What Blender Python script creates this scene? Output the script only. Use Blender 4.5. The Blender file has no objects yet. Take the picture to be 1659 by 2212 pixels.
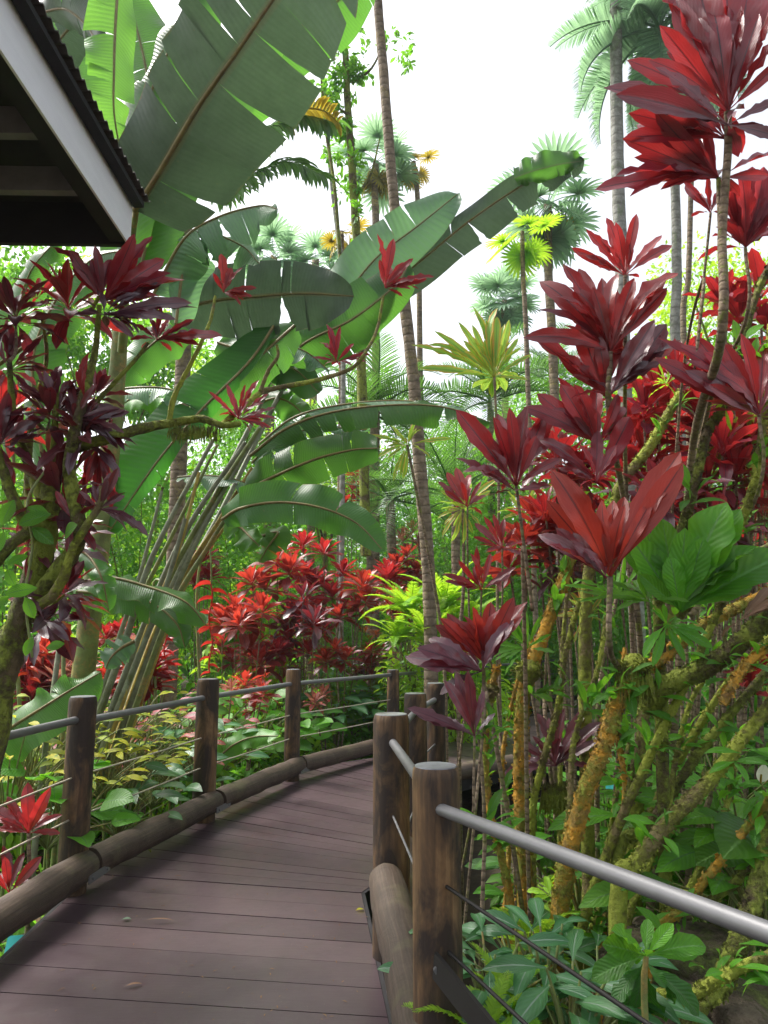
import bpy, math, random
import numpy as np
from mathutils import Vector, Matrix
random.seed(11); RNG = np.random.default_rng(11)
scene = bpy.context.scene
PI = math.pi
# ---------------------------------------------------------------- camera
EYE = 1.5; FPX = 1600.0; PITCH = math.radians(9.23)
cam_d = bpy.data.cameras.new('camera'); cam = bpy.data.objects.new('camera', cam_d)
scene.collection.objects.link(cam); scene.camera = cam
cam.location = (0, 0, EYE); cam.rotation_euler = (PI/2 + PITCH, 0, 0)
cam_d.sensor_fit = 'VERTICAL'; cam_d.sensor_height = 36; cam_d.sensor_width = 27
cam_d.lens = 36*FPX/2212; cam_d.clip_start = 0.05; cam_d.clip_end = 2000
scene.render.resolution_x = 768; scene.render.resolution_y = 1024
# ---------------------------------------------------------------- sky and sun (bright overcast)
SUN_EL = math.radians(54); SUN_AZ = math.radians(-62)     # azimuth from +Y, towards +X positive
w = bpy.data.worlds.new('World'); scene.world = w; w.use_nodes = True
nt = w.node_tree; nt.nodes.clear()
sky = nt.nodes.new('ShaderNodeTexSky'); sky.sky_type = 'NISHITA'; sky.sun_disc = False
sky.sun_elevation = SUN_EL; sky.sun_rotation = SUN_AZ; sky.dust_density = 5; sky.air_density = 1.2; sky.altitude = 50
hs = nt.nodes.new('ShaderNodeHueSaturation'); hs.inputs['Saturation'].default_value = 0.32
bg = nt.nodes.new('ShaderNodeBackground'); bg.inputs['Strength'].default_value = 0.125
wo = nt.nodes.new('ShaderNodeOutputWorld')
nt.links.new(sky.outputs[0], hs.inputs['Color']); nt.links.new(hs.outputs[0], bg.inputs['Color']); nt.links.new(bg.outputs[0], wo.inputs['Surface'])
sl = bpy.data.lights.new('sun', 'SUN'); sl.energy = 2.3; sl.angle = math.radians(18); sl.color = (1, .96, .9)
so = bpy.data.objects.new('sun', sl); scene.collection.objects.link(so)
sdir = Vector((math.sin(SUN_AZ)*math.cos(SUN_EL), math.cos(SUN_AZ)*math.cos(SUN_EL), math.sin(SUN_EL)))
so.rotation_euler = sdir.to_track_quat('Z', 'Y').to_euler(); so.location = (0, 0, 30)
vs = scene.view_settings; vs.view_transform = 'Standard'; vs.look = 'None'; vs.gamma = 1; vs.exposure = 1.42

# ---------------------------------------------------------------- picture ray -> place in the world
cp, sp = math.cos(PITCH), math.sin(PITCH)
def P(x, y, d):
    cx = (x-829.5)/FPX; cy = (1106-y)/FPX
    v = Vector((cx, cp-cy*sp, sp+cy*cp)); return Vector((0, 0, EYE)) + v*(d/v.y)
def G(x, y, z=0.0):
    cx = (x-829.5)/FPX; cy = (1106-y)/FPX
    v = Vector((cx, cp-cy*sp, sp+cy*cp)); return Vector((0, 0, EYE)) + v*((z-EYE)/v.z)
def gz(x, y):
    z = -0.72 + 0.16*(1/(1+math.exp(-max(-40,min(40,x-0.5))*2)))
    z += 0.35/(1+math.exp(max(-40,min(40,x+3.2))*1.8))
    z += 0.045*max(0, y-8) + 0.03*max(0, abs(x)-6)
    z += 0.05*math.sin(x*1.7+y*.9) + 0.04*math.sin(y*2.3-x)
    return min(z, 2.2)

# ---------------------------------------------------------------- objects, names, labels
def link(o, parent=None):
    scene.collection.objects.link(o)
    if parent is not None: o.parent = parent
    return o
def tag(o, label=None, cat=None, group=None, kind=None):
    if label: o['label'] = label
    if cat: o['category'] = cat
    if group: o['group'] = group
    if kind: o['kind'] = kind
    return o
def thing(name, loc, label, cat, group=None):
    o = bpy.data.objects.new(name, None); o.empty_display_size = .2; o.location = loc
    link(o); return tag(o, label, cat, group)

class MB:
    """collects quads and triangles with uv and a per-leaf tint, builds ONE mesh"""
    def __init__(s): s.V=[]; s.Q=[]; s.T=[]; s.U=[]; s.t=[]; s.n=0
    def add(s, V, Q=None, T=None, U=None, tint=.5):
        V = np.asarray(V, float).reshape(-1, 3); n = len(V)
        s.V.append(V)
        if Q is not None and len(Q): s.Q.append(np.asarray(Q, int).reshape(-1, 4)+s.n)
        if T is not None and len(T): s.T.append(np.asarray(T, int).reshape(-1, 3)+s.n)
        s.U.append(np.zeros((n, 2)) if U is None else np.asarray(U, float).reshape(-1, 2))
        s.t.append(np.full(n, tint, float) if np.isscalar(tint) else np.asarray(tint, float))
        s.n += n
    def mesh(s, name, mat, smooth=True, origin=(0, 0, 0)):
        V = np.concatenate(s.V) - np.asarray(origin, float)
        Q = np.concatenate(s.Q) if s.Q else np.zeros((0, 4), int)
        T = np.concatenate(s.T) if s.T else np.zeros((0, 3), int)
        U = np.concatenate(s.U); t = np.concatenate(s.t)
        me = bpy.data.meshes.new(name)
        me.vertices.add(len(V)); me.vertices.foreach_set('co', V.astype(np.float32).ravel())
        L = np.concatenate([Q.ravel(), T.ravel()]).astype(np.int32)
        me.loops.add(len(L)); me.loops.foreach_set('vertex_index', L)
        st = np.concatenate([np.arange(len(Q))*4, len(Q)*4+np.arange(len(T))*3]).astype(np.int32)
        me.polygons.add(len(st)); me.polygons.foreach_set('loop_start', st)
        me.polygons.foreach_set('use_smooth', np.full(len(st), smooth))
        me.update(calc_edges=True)
        uvl = me.uv_layers.new(name='UVMap'); uvl.data.foreach_set('uv', U[L].astype(np.float32).ravel())
        a = me.attributes.new('tint', 'FLOAT', 'POINT'); a.data.foreach_set('value', t.astype(np.float32))
        me.validate()
        if mat: me.materials.append(mat)
        return me
    def build(s, name, mat, parent=None, smooth=True, label=None):
        org = tuple(parent.location) if parent is not None and parent.parent is None else (0, 0, 0)
        if parent is not None and parent.parent is not None: org = tuple(parent.parent.location)
        o = bpy.data.objects.new(name, s.mesh(name, mat, smooth, org)); link(o, parent)
        if label: o['label'] = label
        return o
    # ---- shapes
    def box(s, c, size, R=None, tint=.5):
        x, y, z = [v/2 for v in size]
        V = np.array([(a*x, b*y, k*z) for a in (-1, 1) for b in (-1, 1) for k in (-1, 1)])
        if R is not None: V = V @ np.array(R).T
        V = V + np.array(c)
        Q = [(0,1,3,2),(4,6,7,5),(0,4,5,1),(2,3,7,6),(0,2,6,4),(1,5,7,3)]
        # separate corners per face for flat uv
        s.add(V[np.array(Q).ravel()], np.arange(24).reshape(6, 4), U=[(0,0),(0,1),(1,1),(1,0)]*6, tint=tint)
    def beam(s, a, b, wd, ht, up=(0,0,1), tint=.5):
        a = np.array(a, float); b = np.array(b, float); d = b-a; L = np.linalg.norm(d); d /= L
        up = np.array(up, float); sd = np.cross(d, up); sd /= np.linalg.norm(sd); u = np.cross(sd, d)
        s.box((a+b)/2, (L, wd, ht), np.stack([d, sd, u], 1), tint)
    def tube(s, pts, rad, n=8, cap=True, tint=.5, lump=0.0, seed=0, sub=1):
        pts = np.array([tuple(p) for p in pts], float); rad = np.array(rad, float)*np.ones(len(pts))
        if sub > 1: pts, rad = smooth_path(pts, rad, sub)
        m = len(pts); tg = np.gradient(pts, axis=0); tg /= np.linalg.norm(tg, axis=1)[:, None]
        ref = np.array([0, 0, 1.]) if abs(tg[0][2]) < .9 else np.array([1., 0, 0])
        s0 = np.cross(tg[0], ref); s0 /= np.linalg.norm(s0)
        a = np.arange(n)*2*PI/n; V = []; U = []; rg = np.random.default_rng(seed)
        L = 0
        for i in range(m):
            s0 = s0 - tg[i]*np.dot(s0, tg[i]); s0 /= np.linalg.norm(s0); u0 = np.cross(tg[i], s0)
            r = rad[i]*(1+lump*(rg.random(n)-.5)*2) if lump else rad[i]*np.ones(n)
            V.append(pts[i] + (np.cos(a)*r)[:, None]*s0 + (np.sin(a)*r)[:, None]*u0)
            if i: L += np.linalg.norm(pts[i]-pts[i-1])
            U += [(k/n, L) for k in range(n)]
        Q = [(i*n+k, i*n+(k+1) % n, (i+1)*n+(k+1) % n, (i+1)*n+k) for i in range(m-1) for k in range(n)]
        V = np.concatenate(V); T = []
        if cap:
            c0 = len(V); V = np.vstack([V, V[:n], V[-n:], pts[:1], pts[-1:]]); U += [(.5, .5)]*(2*n+2)
            T += [(c0+2*n, c0+(k+1) % n, c0+k) for k in range(n)]
            T += [(c0+2*n+1, c0+n+k, c0+n+(k+1) % n) for k in range(n)]
        s.add(V, Q, T, U, tint)
    def scatter(s, tpl, R, O, sc, tint):
        """tpl=(V,Q,U); R (k,3,3) columns = axes; O (k,3); sc (k,) or (k,3)"""
        V, Q, U = tpl; k = len(O); n = len(V)
        sc = np.asarray(sc, float); sc = sc[:, None, None] if sc.ndim == 1 else sc[:, None, :]
        W = np.einsum('kij,knj->kni', R, V[None]*sc) + np.asarray(O)[:, None, :]
        QQ = (Q[None] + (np.arange(k)*n)[:, None, None]).reshape(-1, 4)
        s.add(W.reshape(-1, 3), QQ, None, np.tile(U, (k, 1)), np.repeat(np.asarray(tint, float)*np.ones(k), n))

def smooth_path(pts, rad, sub):
    n = len(pts); P0 = np.vstack([2*pts[0]-pts[1], pts, 2*pts[-1]-pts[-2]]); out = []; ro = []
    for i in range(n-1):
        a, b, c, d = P0[i], P0[i+1], P0[i+2], P0[i+3]
        for j in range(sub):
            t = j/sub
            out.append(.5*((2*b)+(-a+c)*t+(2*a-5*b+4*c-d)*t*t+(-a+3*b-3*c+d)*t**3)); ro.append(rad[i]*(1-t)+rad[i+1]*t)
    out.append(pts[-1]); ro.append(rad[-1]); return np.array(out), np.array(ro)
def frames(D, N):
    D = np.asarray(D, float); D = D/np.linalg.norm(D, axis=1)[:, None]
    N = np.asarray(N, float)*np.ones_like(D); N = N - (N*D).sum(1)[:, None]*D
    ln = np.linalg.norm(N, axis=1); N[ln < 1e-4] = (0.3, 0.1, 1); N = N - (N*D).sum(1)[:, None]*D
    N /= np.linalg.norm(N, axis=1)[:, None]; Y = np.cross(N, D)
    return np.stack([D, Y, N], 2)
def leaf_tpl(w=.25, nl=8, na=4, fold=.2, droop=.5, wave=.0, pet=.12, peak=.5, sharp=.8, wf=5, base=0.0, ph=0.0, pw=.05):
    v = np.linspace(0, 1, nl+1); th = -droop*v**1.3+droop*.25
    x = np.concatenate([[0], np.cumsum(np.cos(th[:-1])/nl)]); z = np.concatenate([[0], np.cumsum(np.sin(th[:-1])/nl)])
    s = np.clip((v-pet)/(1-pet), 0, 1); e = math.log(.5)/math.log(peak)
    pr = np.sin(PI*s**e)**sharp*w/2; pr = np.maximum(pr, np.where(v < pet+.08, pw*w, .012*w))
    V = []; U = []
    for i in range(nl+1):
        for j in range(na+1):
            u = 2*j/na-1
            zz = z[i]+abs(u)*fold*pr[i]+wave*w*math.sin(v[i]*wf*2*PI+ph+(2 if u > 0 else 0))*abs(u)**2*math.sin(PI*s[i])
            V.append((x[i], u*pr[i], zz)); U.append((j/na, v[i]))
    Q = [(i*(na+1)+j, (i+1)*(na+1)+j, (i+1)*(na+1)+j+1, i*(na+1)+j+1) for i in range(nl) for j in range(na)]
    return np.array(V), np.array(Q), np.array(U)

# ---------------------------------------------------------------- materials
class N:
    def __init__(s, name):
        s.m = bpy.data.materials.new(name); s.m.use_nodes = True; s.t = s.m.node_tree; s.t.nodes.clear()
    def n(s, ty, **kw):
        o = s.t.nodes.new(ty)
        for k, v in kw.items():
            if k in ('operation', 'blend_type', 'data_type', 'attribute_name', 'wave_type', 'bands_direction', 'interpolation', 'feature', 'noise_dimensions'): setattr(o, k, v)
            else: s.set(o.inputs[k], v)
        return o
    def set(s, inp, v):
        if isinstance(v, bpy.types.NodeSocket): s.t.links.new(v, inp)
        elif isinstance(v, bpy.types.Node): s.t.links.new(v.outputs[0], inp)
        elif isinstance(v, (tuple, list)) and len(v) == 3 and inp.type == 'RGBA': inp.default_value = (*v, 1)
        else: inp.default_value = v
    def math(s, op, a, b=None, clamp=False):
        o = s.t.nodes.new('ShaderNodeMath'); o.operation = op; o.use_clamp = clamp; s.set(o.inputs[0], a)
        if b is not None: s.set(o.inputs[1], b)
        return o.outputs[0]
    def mix(s, f, a, b, bt='MIX'):
        o = s.t.nodes.new('ShaderNodeMix'); o.data_type = 'RGBA'; o.blend_type = bt
        s.set(o.inputs[0], f); s.set(o.inputs[6], a); s.set(o.inputs[7], b); return o.outputs[2]
    def ramp(s, f, *stops):
        o = s.t.nodes.new('ShaderNodeValToRGB'); el = o.color_ramp.elements
        while len(el) < len(stops): el.new(.5)
        for e, (p, c) in zip(el, stops): e.position = p; e.color = (*c, 1) if len(c) == 3 else c
        s.set(o.inputs[0], f); return o.outputs[0]
    def noise(s, scale, detail=4, rough=.6, vec=None, dist=0):
        o = s.n('ShaderNodeTexNoise', Scale=scale, Detail=detail, Roughness=rough, Distortion=dist)
        if vec is not None: s.set(o.inputs['Vector'], vec)
        return o
    def coord(s, which='Object', scale=(1, 1, 1)):
        tc = s.t.nodes.new('ShaderNodeTexCoord'); mp = s.t.nodes.new('ShaderNodeMapping')
        mp.inputs['Scale'].default_value = scale; s.t.links.new(tc.outputs[which], mp.inputs[0]); return mp.outputs[0]
    def bump(s, h, strength=.3, dist=.01):
        return s.n('ShaderNodeBump', Height=h, Strength=strength, Distance=dist).outputs[0]
    def out(s, sh, disp=None):
        o = s.t.nodes.new('ShaderNodeOutputMaterial'); s.t.links.new(sh, o.inputs[0]); return s.m
    def principled(s, col, rough=.5, normal=None, metal=0, spec=.5, **kw):
        o = s.n('ShaderNodeBsdfPrincipled'); s.set(o.inputs['Base Color'], col); s.set(o.inputs['Roughness'], rough)
        s.set(o.inputs['Metallic'], metal); s.set(o.inputs['Specular IOR Level'], spec)
        if normal is not None: s.set(o.inputs['Normal'], normal)
        return o.outputs[0]

def leaf_mat(name, dark, light, trans, rib=None, rough=.4, tf=.35, spec=.5, vein=30, veinamt=.25, edge=None, edgew=.7, slant=1.5, mottle=.25, under=None, spots=None, vb=1.0, brown=False, streak=None):
    m = N(name)
    tint = m.n('ShaderNodeAttribute', attribute_name='tint').outputs['Fac']
    info = m.t.nodes.new('ShaderNodeObjectInfo')
    uv = m.t.nodes.new('ShaderNodeUVMap'); sep = m.n('ShaderNodeSeparateXYZ', Vector=uv.outputs[0])
    au = m.math('ABSOLUTE', m.math('SUBTRACT', sep.outputs[0], .5))
    nz = m.noise(6, 5, .65, m.coord('Object'))
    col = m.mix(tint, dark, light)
    col = m.mix(m.math('MULTIPLY', m.math('SUBTRACT', nz.outputs[0], .35, True), mottle*3), col, m.mix(.55, col, dark, 'MULTIPLY'))
    if edge is not None:
        es = m.math('ADD', m.math('MULTIPLY', au, 2), m.math('MULTIPLY', m.math('SUBTRACT', nz.outputs[0], .5), .9))
        f = m.n('ShaderNodeMapRange', **{'Value': es, 'From Min': edgew-.15, 'From Max': edgew+.15}); col = m.mix(f.outputs[0], col, edge)
    vv = m.math('ADD', m.math('MULTIPLY', sep.outputs[1], vein), m.math('MULTIPLY', au, -vein*slant*.3))
    wv = m.math('SINE', m.math('MULTIPLY', vv, 2*PI)); wv01 = m.math('MULTIPLY', m.math('ADD', wv, 1), .5)
    col = m.mix(m.math('MULTIPLY', m.math('POWER', wv01, 4), veinamt), col, m.mix(.5, col, light))
    if brown:
        bn = m.noise(7, 5, .7, m.coord('Object')); es = m.math('ADD', m.math('MULTIPLY', au, 2), m.math('MULTIPLY', m.math('SUBTRACT', bn.outputs[0], .5), .22))
        f = m.n('ShaderNodeMapRange', **{'Value': es, 'From Min': .975, 'From Max': 1.02}); col = m.mix(f.outputs[0], col, (.20, .12, .04))
        f2 = m.ramp(m.noise(26, 3, .6, m.coord('Object')).outputs[0], (.68, (0, 0, 0)), (.74, (.6, .6, .6))); col = m.mix(f2, col, (.13, .10, .05))
    if rib is not None:
        f = m.n('ShaderNodeMapRange', **{'Value': au, 'From Min': .045, 'From Max': .018}); col = m.mix(f.outputs[0], col, rib); ribf = f.outputs[0]
    if spots is not None:
        sn = m.noise(spots[0], 2, .5, m.coord('Object')); f = m.n('ShaderNodeMapRange', **{'Value': sn.outputs[0], 'From Min': .62, 'From Max': .68})
        col = m.mix(f.outputs[0], col, spots[1])
    if streak is not None:
        mpn = m.n('ShaderNodeMapping', Vector=uv.outputs[0], Scale=(26, 1.6, 1)); sv = m.t.nodes.new('ShaderNodeVectorMath'); sv.operation = 'ADD'
        m.t.links.new(mpn.outputs[0], sv.inputs[0]); m.t.links.new(m.coord('Object', (3, 3, 3)), sv.inputs[1])
        f = m.ramp(m.noise(1.0, 3, .6, sv.outputs[0]).outputs[0], (.52, (0, 0, 0)), (.72, (.75, .75, .75))); col = m.mix(f, col, streak)
        tb = m.math('ADD', sep.outputs[1], m.math('MULTIPLY', m.math('SUBTRACT', nz.outputs[0], .5), .5)); f = m.n('ShaderNodeMapRange', **{'Value': tb, 'From Min': .985, 'From Max': 1.05}); col = m.mix(f.outputs[0], col, (.16, .09, .05))
    hsv = m.n('ShaderNodeHueSaturation', Color=col, Hue=m.math('ADD', .488, m.math('MULTIPLY', info.outputs['Random'], .024)),
              Value=m.math('ADD', .85, m.math('MULTIPLY', info.outputs['Random'], .3)))
    col = hsv.outputs[0]
    if under is not None:
        geo = m.t.nodes.new('ShaderNodeNewGeometry'); col = m.mix(m.math('MULTIPLY', geo.outputs['Backfacing'], .8), col, under)
    hgt = m.math('ADD', m.math('MULTIPLY', wv01, .6*vb), m.math('MULTIPLY', nz.outputs[0], .8))
    nrm = m.bump(hgt, .35, .006)
    tcol = m.mix(tint, m.mix(.35, trans, dark), trans)
    tcol = m.mix(m.math('MULTIPLY', m.math('POWER', wv01, 3), min(.6, veinamt)), tcol, m.mix(.5, tcol, dark))
    tcol = m.mix(m.math('MULTIPLY', nz.outputs[0], .5), tcol, m.mix(.45, tcol, dark))
    if rib is not None: tcol = m.mix(m.math('MULTIPLY', ribf, .75), tcol, dark)
    sh = m.principled(col, m.math('ADD', rough-.06, m.math('MULTIPLY', nz.outputs[0], .15)), nrm, spec=spec)
    tr = m.n('ShaderNodeBsdfTranslucent', Color=tcol, Normal=nrm)
    mx = m.n('ShaderNodeMixShader', Fac=tf); m.t.links.new(sh, mx.inputs[1]); m.t.links.new(tr.outputs[0], mx.inputs[2])
    return m.out(mx.outputs[0])

M = {}
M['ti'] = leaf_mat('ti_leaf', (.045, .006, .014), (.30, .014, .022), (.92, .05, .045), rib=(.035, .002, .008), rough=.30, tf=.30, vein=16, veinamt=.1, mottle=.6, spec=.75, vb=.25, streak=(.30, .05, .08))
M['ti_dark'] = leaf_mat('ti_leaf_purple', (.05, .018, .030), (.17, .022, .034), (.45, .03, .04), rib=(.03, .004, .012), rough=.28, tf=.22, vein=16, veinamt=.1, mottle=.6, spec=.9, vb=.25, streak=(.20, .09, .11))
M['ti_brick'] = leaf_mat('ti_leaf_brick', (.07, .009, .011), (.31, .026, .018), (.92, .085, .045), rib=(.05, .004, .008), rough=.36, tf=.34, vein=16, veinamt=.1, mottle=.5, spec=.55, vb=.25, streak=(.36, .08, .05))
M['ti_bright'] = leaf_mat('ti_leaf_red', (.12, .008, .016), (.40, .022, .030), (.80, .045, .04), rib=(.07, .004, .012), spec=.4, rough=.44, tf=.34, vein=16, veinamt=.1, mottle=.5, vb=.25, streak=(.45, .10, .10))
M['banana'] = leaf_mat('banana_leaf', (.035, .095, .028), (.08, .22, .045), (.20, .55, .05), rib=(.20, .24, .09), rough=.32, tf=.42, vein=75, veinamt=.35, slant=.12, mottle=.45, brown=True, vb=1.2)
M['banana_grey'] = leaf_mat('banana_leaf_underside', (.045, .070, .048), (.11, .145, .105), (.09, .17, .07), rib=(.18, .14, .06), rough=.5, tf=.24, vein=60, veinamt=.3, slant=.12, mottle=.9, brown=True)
M['banana_lit'] = leaf_mat('banana_leaf_lit_through', (.055, .16, .03), (.12, .30, .04), (.26, .60, .06), rib=(.30, .40, .14), rough=.40, tf=.45, vein=60, veinamt=.4, slant=.12, mottle=.35)  # brighter copy of the banana leaf, light shining through put into the colour
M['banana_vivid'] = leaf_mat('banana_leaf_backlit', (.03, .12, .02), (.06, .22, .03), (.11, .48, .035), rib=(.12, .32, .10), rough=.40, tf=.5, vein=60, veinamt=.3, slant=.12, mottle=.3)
M['banana_pale'] = leaf_mat('banana_leaf_pale', (.09, .18, .11), (.22, .34, .23), (.25, .55, .16), rib=(.3, .38, .2), rough=.30, tf=.42, vein=45, veinamt=.6, slant=.12, mottle=.4, brown=True, vb=2)  # paler, whiter green than the plain banana leaf
M['green'] = leaf_mat('green_leaf', (.028, .10, .010), (.13, .38, .025), (.36, .85, .04), rib=(.16, .36, .08), rough=.44, tf=.44, vein=12, veinamt=.3, spec=.4)
M['green_dark'] = leaf_mat('dark_green_leaf', (.015, .06, .012), (.06, .21, .03), (.14, .46, .03), rib=(.10, .2, .06), rough=.4, tf=.38, vein=12, veinamt=.3, spec=.45)
M['green_lime'] = leaf_mat('lime_leaf', (.12, .34, .012), (.36, .62, .03), (.70, 1.0, .05), rib=(.3, .5, .1), rough=.42, tf=.48, vein=12, veinamt=.2)
M['green_blue'] = leaf_mat('palm_leaf_veiled', (.09, .17, .13), (.22, .36, .24), (.42, .68, .34), rough=.45, tf=.46, vein=2, veinamt=.1)  # pale veil over the distant palms is put into this leaf colour
M['palm'] = leaf_mat('palm_green', (.025, .075, .02), (.09, .2, .035), (.22, .5, .06), rough=.4, tf=.38, vein=2, veinamt=.1)
M['palm_yellow'] = leaf_mat('palm_yellow', (.10, .12, .015), (.5, .36, .03), (.7, .5, .04), rough=.5, tf=.4, vein=2, veinamt=.1)
M['croton'] = leaf_mat('yellow_leaf', (.12, .26, .02), (.66, .58, .03), (.95, .95, .06), rib=(.5, .5, .05), rough=.5, tf=.45, vein=10, veinamt=.3, spec=.35, spots=(14, (.08, .24, .02)))
M['varieg'] = leaf_mat('striped_leaf', (.09, .26, .03), (.30, .52, .07), (.60, .85, .10), rib=(.1, .25, .04), rough=.4, tf=.48, vein=3, edge=(.80, .28, .05), edgew=.62, mottle=.3)
M['varieg_pink'] = leaf_mat('pink_leaf', (.10, .05, .04), (.34, .17, .12), (.6, .25, .15), rib=(.3, .05, .05), rough=.45, tf=.35, vein=8, edge=(.42, .03, .05), edgew=.5, mottle=.4)
M['silver'] = leaf_mat('silver_leaf', (.04, .14, .05), (.14, .34, .14), (.15, .4, .08), rib=(.3, .42, .3), rough=.33, tf=.36, vein=7, veinamt=.55, edge=(.05, .18, .05), edgew=.6, slant=3, vb=.4)
M['dead'] = leaf_mat('dry_leaf', (.12, .07, .035), (.33, .2, .1), (.4, .25, .1), rib=(.3, .2, .1), rough=.7, tf=.25, vein=20)
M['flower_red'] = leaf_mat('red_bract', (.4, .01, .012), (.65, .03, .03), (.8, .05, .04), rough=.35, tf=.25, vein=2)
M['flower_white'] = leaf_mat('white_spathe', (.65, .66, .5), (.85, .85, .7), (.8, .8, .6), rough=.4, tf=.35, vein=2)
M['orange'] = leaf_mat('orange_bract', (.4, .09, .02), (.8, .2, .04), (.9, .3, .06), rough=.4, tf=.3, vein=2)

def bark_mat(name, base, dark, moss, mossamt, ring=0, rough=.85, patch=None, bumpd=.02, sc=1):
    m = N(name); co = m.coord('Object')
    n1 = m.noise(9*sc, 6, .7, co); n2 = m.noise(38*sc, 5, .7, co); n3 = m.noise(3.2*sc, 4, .65, co, .6)
    col = m.mix(m.ramp(n1.outputs[0], (.35, (0, 0, 0)), (.65, (1, 1, 1))), dark, base)
    h = m.math('ADD', n1.outputs[0], m.math('MULTIPLY', n2.outputs[0], .6))
    if ring:
        uv = m.t.nodes.new('ShaderNodeUVMap'); sep = m.n('ShaderNodeSeparateXYZ', Vector=uv.outputs[0])
        ph = m.math('ADD', m.math('MULTIPLY', sep.outputs[1], ring*2*PI), m.math('MULTIPLY', n1.outputs[0], 2.5))
        wv = m.math('POWER', m.math('MULTIPLY', m.math('ADD', m.math('SINE', ph), 1), .5), 6)
        col = m.mix(m.math('MULTIPLY', wv, .55), col, dark); h = m.math('SUBTRACT', h, m.math('MULTIPLY', wv, .6))
    if patch is not None:
        f = m.ramp(m.noise(16*sc, 5, .75, co).outputs[0], (.46, (0, 0, 0)), (.56, (1, 1, 1))); col = m.mix(f, col, patch)
    f = m.ramp(m.math('ADD', m.math('MULTIPLY', n3.outputs[0], .7), m.math('MULTIPLY', n2.outputs[0], .3)), (.62-mossamt*.3, (0, 0, 0)), (.72-mossamt*.3, (1, 1, 1)))
    mc = m.mix(n2.outputs[0], tuple(c*.45 for c in moss), tuple(min(1, c*1.5) for c in moss))
    col = m.mix(f, col, mc)
    h = m.math('ADD', h, m.math('MULTIPLY', f, .5))
    return m.out(m.principled(col, rough, m.bump(h, .9, bumpd), spec=.3))
M['moss_orange'] = bark_mat('lichen_bark', (.58, .40, .08), (.17, .10, .035), (.30, .33, .05), .45, patch=(.60, .31, .04), bumpd=.03)
M['moss_green'] = bark_mat('mossy_bark', (.30, .24, .11), (.11, .085, .035), (.30, .34, .05), .7, bumpd=.03)
M['moss_dark'] = bark_mat('dark_mossy_bark', (.16, .12, .06), (.045, .034, .018), (.22, .26, .04), .66, bumpd=.03)
M['ti_stem'] = bark_mat('ti_stem_bark', (.34, .26, .17), (.12, .085, .06), (.20, .22, .05), .35, ring=28, bumpd=.008, sc=2)
M['ti_stem_red'] = bark_mat('ti_stem_young', (.16, .02, .04), (.06, .012, .02), (.12, .12, .04), 0, ring=40, bumpd=.005, sc=2, rough=.5)
M['palm_bark'] = bark_mat('palm_bark', (.30, .23, .16), (.10, .075, .05), (.30, .24, .10), .3, ring=9, bumpd=.015)
M['palm_bark_grey'] = bark_mat('grey_palm_bark', (.36, .36, .33), (.16, .15, .13), (.2, .24, .14), .25, ring=6, bumpd=.012)
M['petiole'] = bark_mat('petiole_skin', (.22, .28, .09), (.13, .14, .05), (.32, .22, .07), .35, rough=.45, bumpd=.003)
M['petiole_yellow'] = bark_mat('petiole_skin_yellow', (.46, .38, .09), (.30, .20, .05), (.25, .10, .03), .35, rough=.45, bumpd=.003)
M['petiole_grey'] = bark_mat('petiole_skin_grey', (.27, .30, .20), (.14, .14, .09), (.12, .14, .05), .3, rough=.5, bumpd=.004)
M['midrib'] = bark_mat('midrib_skin', (.24, .20, .07), (.14, .11, .04), (.2, .13, .05), .3, rough=.5, bumpd=.003)

def wood_post():
    m = N('post_wood'); co = m.coord('Object', (14, 14, 1.2)); n1 = m.noise(1.6, 6, .65, co, .8); n2 = m.noise(5, 4, .6, m.coord('Object', (20, 20, 1)))
    big = m.noise(2.6, 5, .65, m.coord('Object', (2.2, 2.2, .9)), .6)
    col = m.ramp(n1.outputs[0], (.28, (.05, .028, .014)), (.5, (.19, .105, .045)), (.72, (.36, .23, .11)))
    col = m.mix(m.ramp(big.outputs[0], (.46, (.95, .95, .95)), (.68, (0, 0, 0))), col, (.024, .016, .013))
    h = m.math('ADD', n1.outputs[0], m.math('MULTIPLY', n2.outputs[0], .5))
    return m.out(m.principled(col, .62, m.bump(h, .6, .006), spec=.4))
M['post'] = wood_post()
def wood_log():
    m = N('log_wood'); n1 = m.noise(7, 6, .7, m.coord('Object', (1, 1, 1)), .5); n2 = m.noise(2.2, 4, .6, m.coord('Object'))
    uv = m.n('ShaderNodeMapping', Vector=m.t.nodes.new('ShaderNodeUVMap').outputs[0], Scale=(22, 1.3, 1)); n3 = m.noise(2, 5, .7, uv.outputs[0])
    col = m.ramp(m.math('ADD', m.math('MULTIPLY', n3.outputs[0], .6), m.math('MULTIPLY', n1.outputs[0], .4)), (.3, (.025, .017, .012)), (.5, (.07, .048, .034)), (.7, (.14, .10, .072)))
    col = m.mix(m.ramp(n2.outputs[0], (.55, (0, 0, 0)), (.75, (1, 1, 1))), col, (.14, .13, .06))
    return m.out(m.principled(col, .6, m.bump(m.math('ADD', n3.outputs[0], n1.outputs[0]), .7, .006), spec=.4))
M['log'] = wood_log()
def post_top():
    m = N('post_end_grain'); n = m.noise(9, 4, .6, m.coord('Object')); col = m.ramp(n.outputs[0], (.35, (.09, .09, .095)), (.65, (.30, .31, .33)))
    return m.out(m.principled(col, .32, m.bump(n.outputs[0], .3, .003), spec=.6))
M['post_top'] = post_top()
def steel(name='galvanised_steel', c=(.20, .20, .205)):
    m = N(name); n = m.noise(14, 4, .6, m.coord('Object')); col = m.mix(n.outputs[0], tuple(k*.8 for k in c), tuple(min(1, k*1.2) for k in c))
    return m.out(m.principled(col, m.math('ADD', .42, m.math('MULTIPLY', n.outputs[0], .2)), None, metal=.6))
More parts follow.
